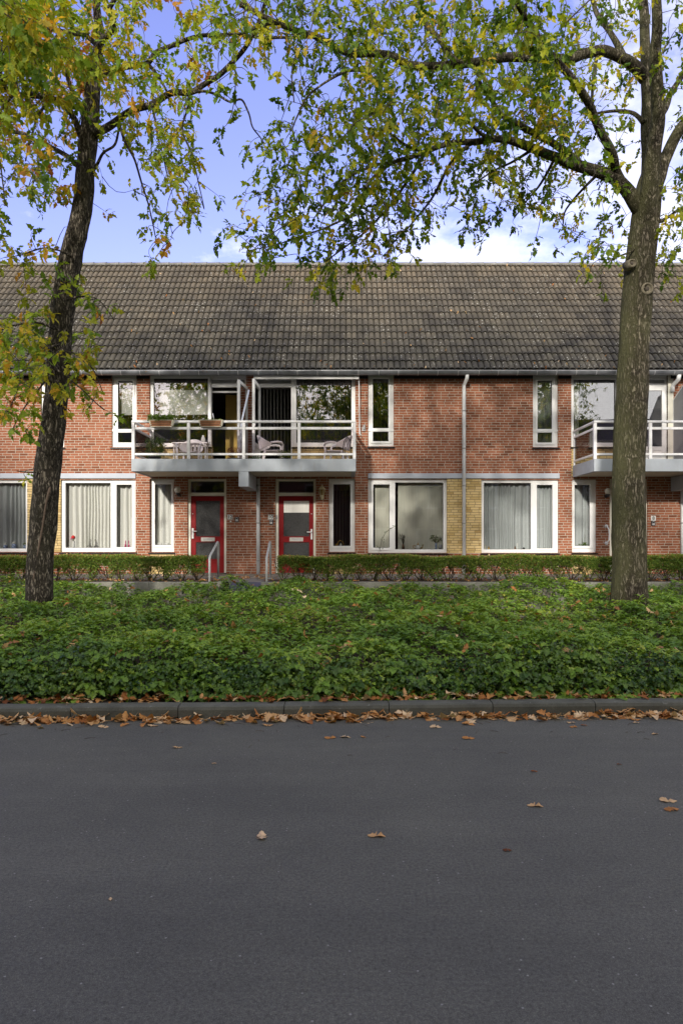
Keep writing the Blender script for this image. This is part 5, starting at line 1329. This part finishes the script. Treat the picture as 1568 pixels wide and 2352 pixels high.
# long healed scar on the left trunk
sc_ = [(116,1118),(108,1150),(103,1180),(98,1212),(90,1255),(83,1295),(77,1335)]
m = MB(); pts = [P(x,y,dL-.200) for x,y in sc_]
m.tube(smooth_path([(*p_, 0) for p_ in pts], 5) and [q[:3] for q in smooth_path([(*p_, 0) for p_ in pts], 5)], [.004]+[.016]*29+[.004], 10, True, .6, 2, True, .012); tag(m.build('bark_scar', 'scar_wood', TL), 'long healed brown crack in the dark bark')

# oak trees behind the camera (seen only as reflections and shade): copies of the two
def rear(src, x, y, rz, s, label):
    c = copy_tree(src); c.location = (x, y, 0); c.rotation_euler = (0,0,R(rz)); c.scale = (s,s,s); c['label'] = label; c['group'] = 'oak trees across the road'
    return c
REAR = True
if REAR:
    rear(TR, -7.5, -5.6, 200, 1.15, 'oak across the road, reflected in the left upper windows')
    rear(TL, 0.8, -6.2, 30, 1.1, 'oak across the road, reflected in the middle upper windows')
    rear(TR, 3.5, -7.0, 150, 1.0, 'oak across the road, reflected in the right upper windows')
    rear(TL, -15.5, -7.0, 100, 1.15, 'oak across the road, furthest to the left')
    rear(TR, 12.5, -6.5, 90, 1.1, 'oak across the road, furthest to the right')

# unseen house row added across the road to shade road and planting
H2 = thing('shading_house', (0,-9,0), 'unseen brick terrace added across the road to cast shade, behind the camera', 'building')
ry, rzt = -10.4, 9.7
m = MB(); holed(m, -34, 34, 0, 5.6, [(-34+3.4*i+1.0, -34+3.4*i+2.6, z0, z0+1.5) for i in range(20) for z0 in (.9,3.6)], -6.9, -7.2)
m.v = [(x, y, z) for x,y,z in m.v]; m.box(-34,34,-14.0,-13.7,0,5.6); m.box(-34,-33.7,-13.69,-7.21,0,5.6); m.box(33.7,34,-13.69,-7.21,0,5.6); m.build('wall', 'far_brick', H2)
m = MB(); m.quad((-34.3,-6.6,5.55),(34.3,-6.6,5.55),(34.3,ry,rzt),(-34.3,ry,rzt)); m.quad((-34.3,ry,rzt),(34.3,ry,rzt),(34.3,-14.2,5.55),(-34.3,-14.2,5.55)); m.build('roof', 'far_roof', H2)
for i in range(20):
    for z0 in (.9,3.6):
        a = -34+3.4*i+1.0; m = MB(); holed(m, a, a+1.6, z0, z0+1.5, [(a+.08,a+.76,z0+.08,z0+1.42),(a+.84,a+1.52,z0+.08,z0+1.42)], -6.98,-7.06); w_ = m.build('window','white_frame',H2)
        p = MB(); p.box(a+.07,a+1.53,-7.03,-7.02,z0+.07,z0+1.43); p.build('pane','glass_low',w_)

# ---------------------------------------------------------------- sky, sun, camera
SUNV = Vector((.44,1.5,-.64)).normalized()     # direction the light travels
el = math.asin(-SUNV.z); az = math.atan2(-SUNV.x, -SUNV.y)
sun = bpy.data.lights.new('sun','SUN'); sun.energy = 2.7; sun.angle = R(2.0); sun.color = (1,.93,.82)
so = bpy.data.objects.new('sun', sun); C.objects.link(so); so.rotation_euler = SUNV.to_track_quat('-Z','Y').to_euler()
wd = bpy.data.worlds.new('World'); bpy.context.scene.world = wd; wd.use_nodes = True; nt = wd.node_tree; bg = nt.nodes['Background']
sk = nt.nodes.new('ShaderNodeTexSky'); sk.sky_type = 'NISHITA'; sk.sun_disc = False; sk.sun_elevation = el; sk.sun_rotation = az % (2*math.pi); sk.altitude = 0; sk.air_density = 1.0; sk.dust_density = .6; sk.ozone_density = 2.5
tc = nt.nodes.new('ShaderNodeTexCoord'); sp = nt.nodes.new('ShaderNodeSeparateXYZ'); nt.links.new(tc.outputs['Generated'], sp.inputs[0])
zc = math_(nt,'ADD', math_(nt,'MAXIMUM', sp.outputs[2], 0), .22)
cb = nt.nodes.new('ShaderNodeCombineXYZ'); nt.links.new(math_(nt,'DIVIDE', sp.outputs[0], zc), cb.inputs[0]); nt.links.new(math_(nt,'DIVIDE', sp.outputs[1], zc), cb.inputs[1])
cn = noise_tex(nt, cb.outputs[0], 3.4, 10, .66); cn2 = noise_tex(nt, cb.outputs[0], .9, 3, .5)
bias = math_(nt,'ADD', math_(nt,'MULTIPLY_ADD', sp.outputs[0], .24, math_(nt,'MULTIPLY', math_(nt,'MAXIMUM', math_(nt,'SUBTRACT', .50, sp.outputs[2]), 0), .32)), math_(nt,'MULTIPLY', math_(nt,'MINIMUM', math_(nt,'SUBTRACT', sp.outputs[1], .42), 0), -.62))              # more cloud towards the right; unseen cloud added behind to whiten the light
cf = math_(nt,'ADD', math_(nt,'ADD', cn, math_(nt,'MULTIPLY', math_(nt,'SUBTRACT', cn2, .5), .8)), bias)
cf = math_(nt,'ADD', cf, .035)
cf = math_(nt,'SUBTRACT', cf, math_(nt,'MULTIPLY', math_(nt,'MAXIMUM', math_(nt,'SUBTRACT', sp.outputs[2], .35), 0), .5))
mr = nt.nodes.new('ShaderNodeMapRange'); mr.inputs[1].default_value = .1; mr.inputs[2].default_value = .6; mr.inputs[3].default_value = .88; mr.inputs[4].default_value = .50; nt.links.new(sp.outputs[1], mr.inputs[0])
mask = ramp(nt, cf, [(.53,(0,0,0)),(.64,(.5,.5,.5)),(.76,(1,1,1))])
skc = mixc(nt, 1.0, sk.outputs[0], (1.50,1.07,1.42), 'MULTIPLY')
CLOUD = (8.0,7.75,7.1)
cm = mixc(nt, math_(nt,'MULTIPLY', mask, mr.outputs[0]), skc, CLOUD)
nt.links.new(cm, bg.inputs[0]); bg.inputs[1].default_value = .15

cam = bpy.data.cameras.new('camera'); co = bpy.data.objects.new('camera', cam); C.objects.link(co)
co.location = (0,0,EYE); co.rotation_euler = (R(90),0,0); cam.sensor_fit = 'VERTICAL'; cam.sensor_height = 36; cam.sensor_width = 24; cam.lens = 36*F/2352
cam.shift_y = (HY-1176)/2352; cam.shift_x = -(VX-784)/2352; cam.clip_end = 500; cam.clip_start = .05
sc = bpy.context.scene; sc.camera = co
sc.view_settings.view_transform = 'Standard'; sc.view_settings.look = 'None'; sc.view_settings.gamma = 1; sc.view_settings.exposure = 0.75
sc.cycles.use_denoising = True; sc.cycles.max_bounces = 8; sc.cycles.transparent_max_bounces = 12; sc.cycles.diffuse_bounces = 4; sc.cycles.sample_clamp_indirect = 6
sc.cycles.caustics_reflective = False; sc.cycles.caustics_refractive = False
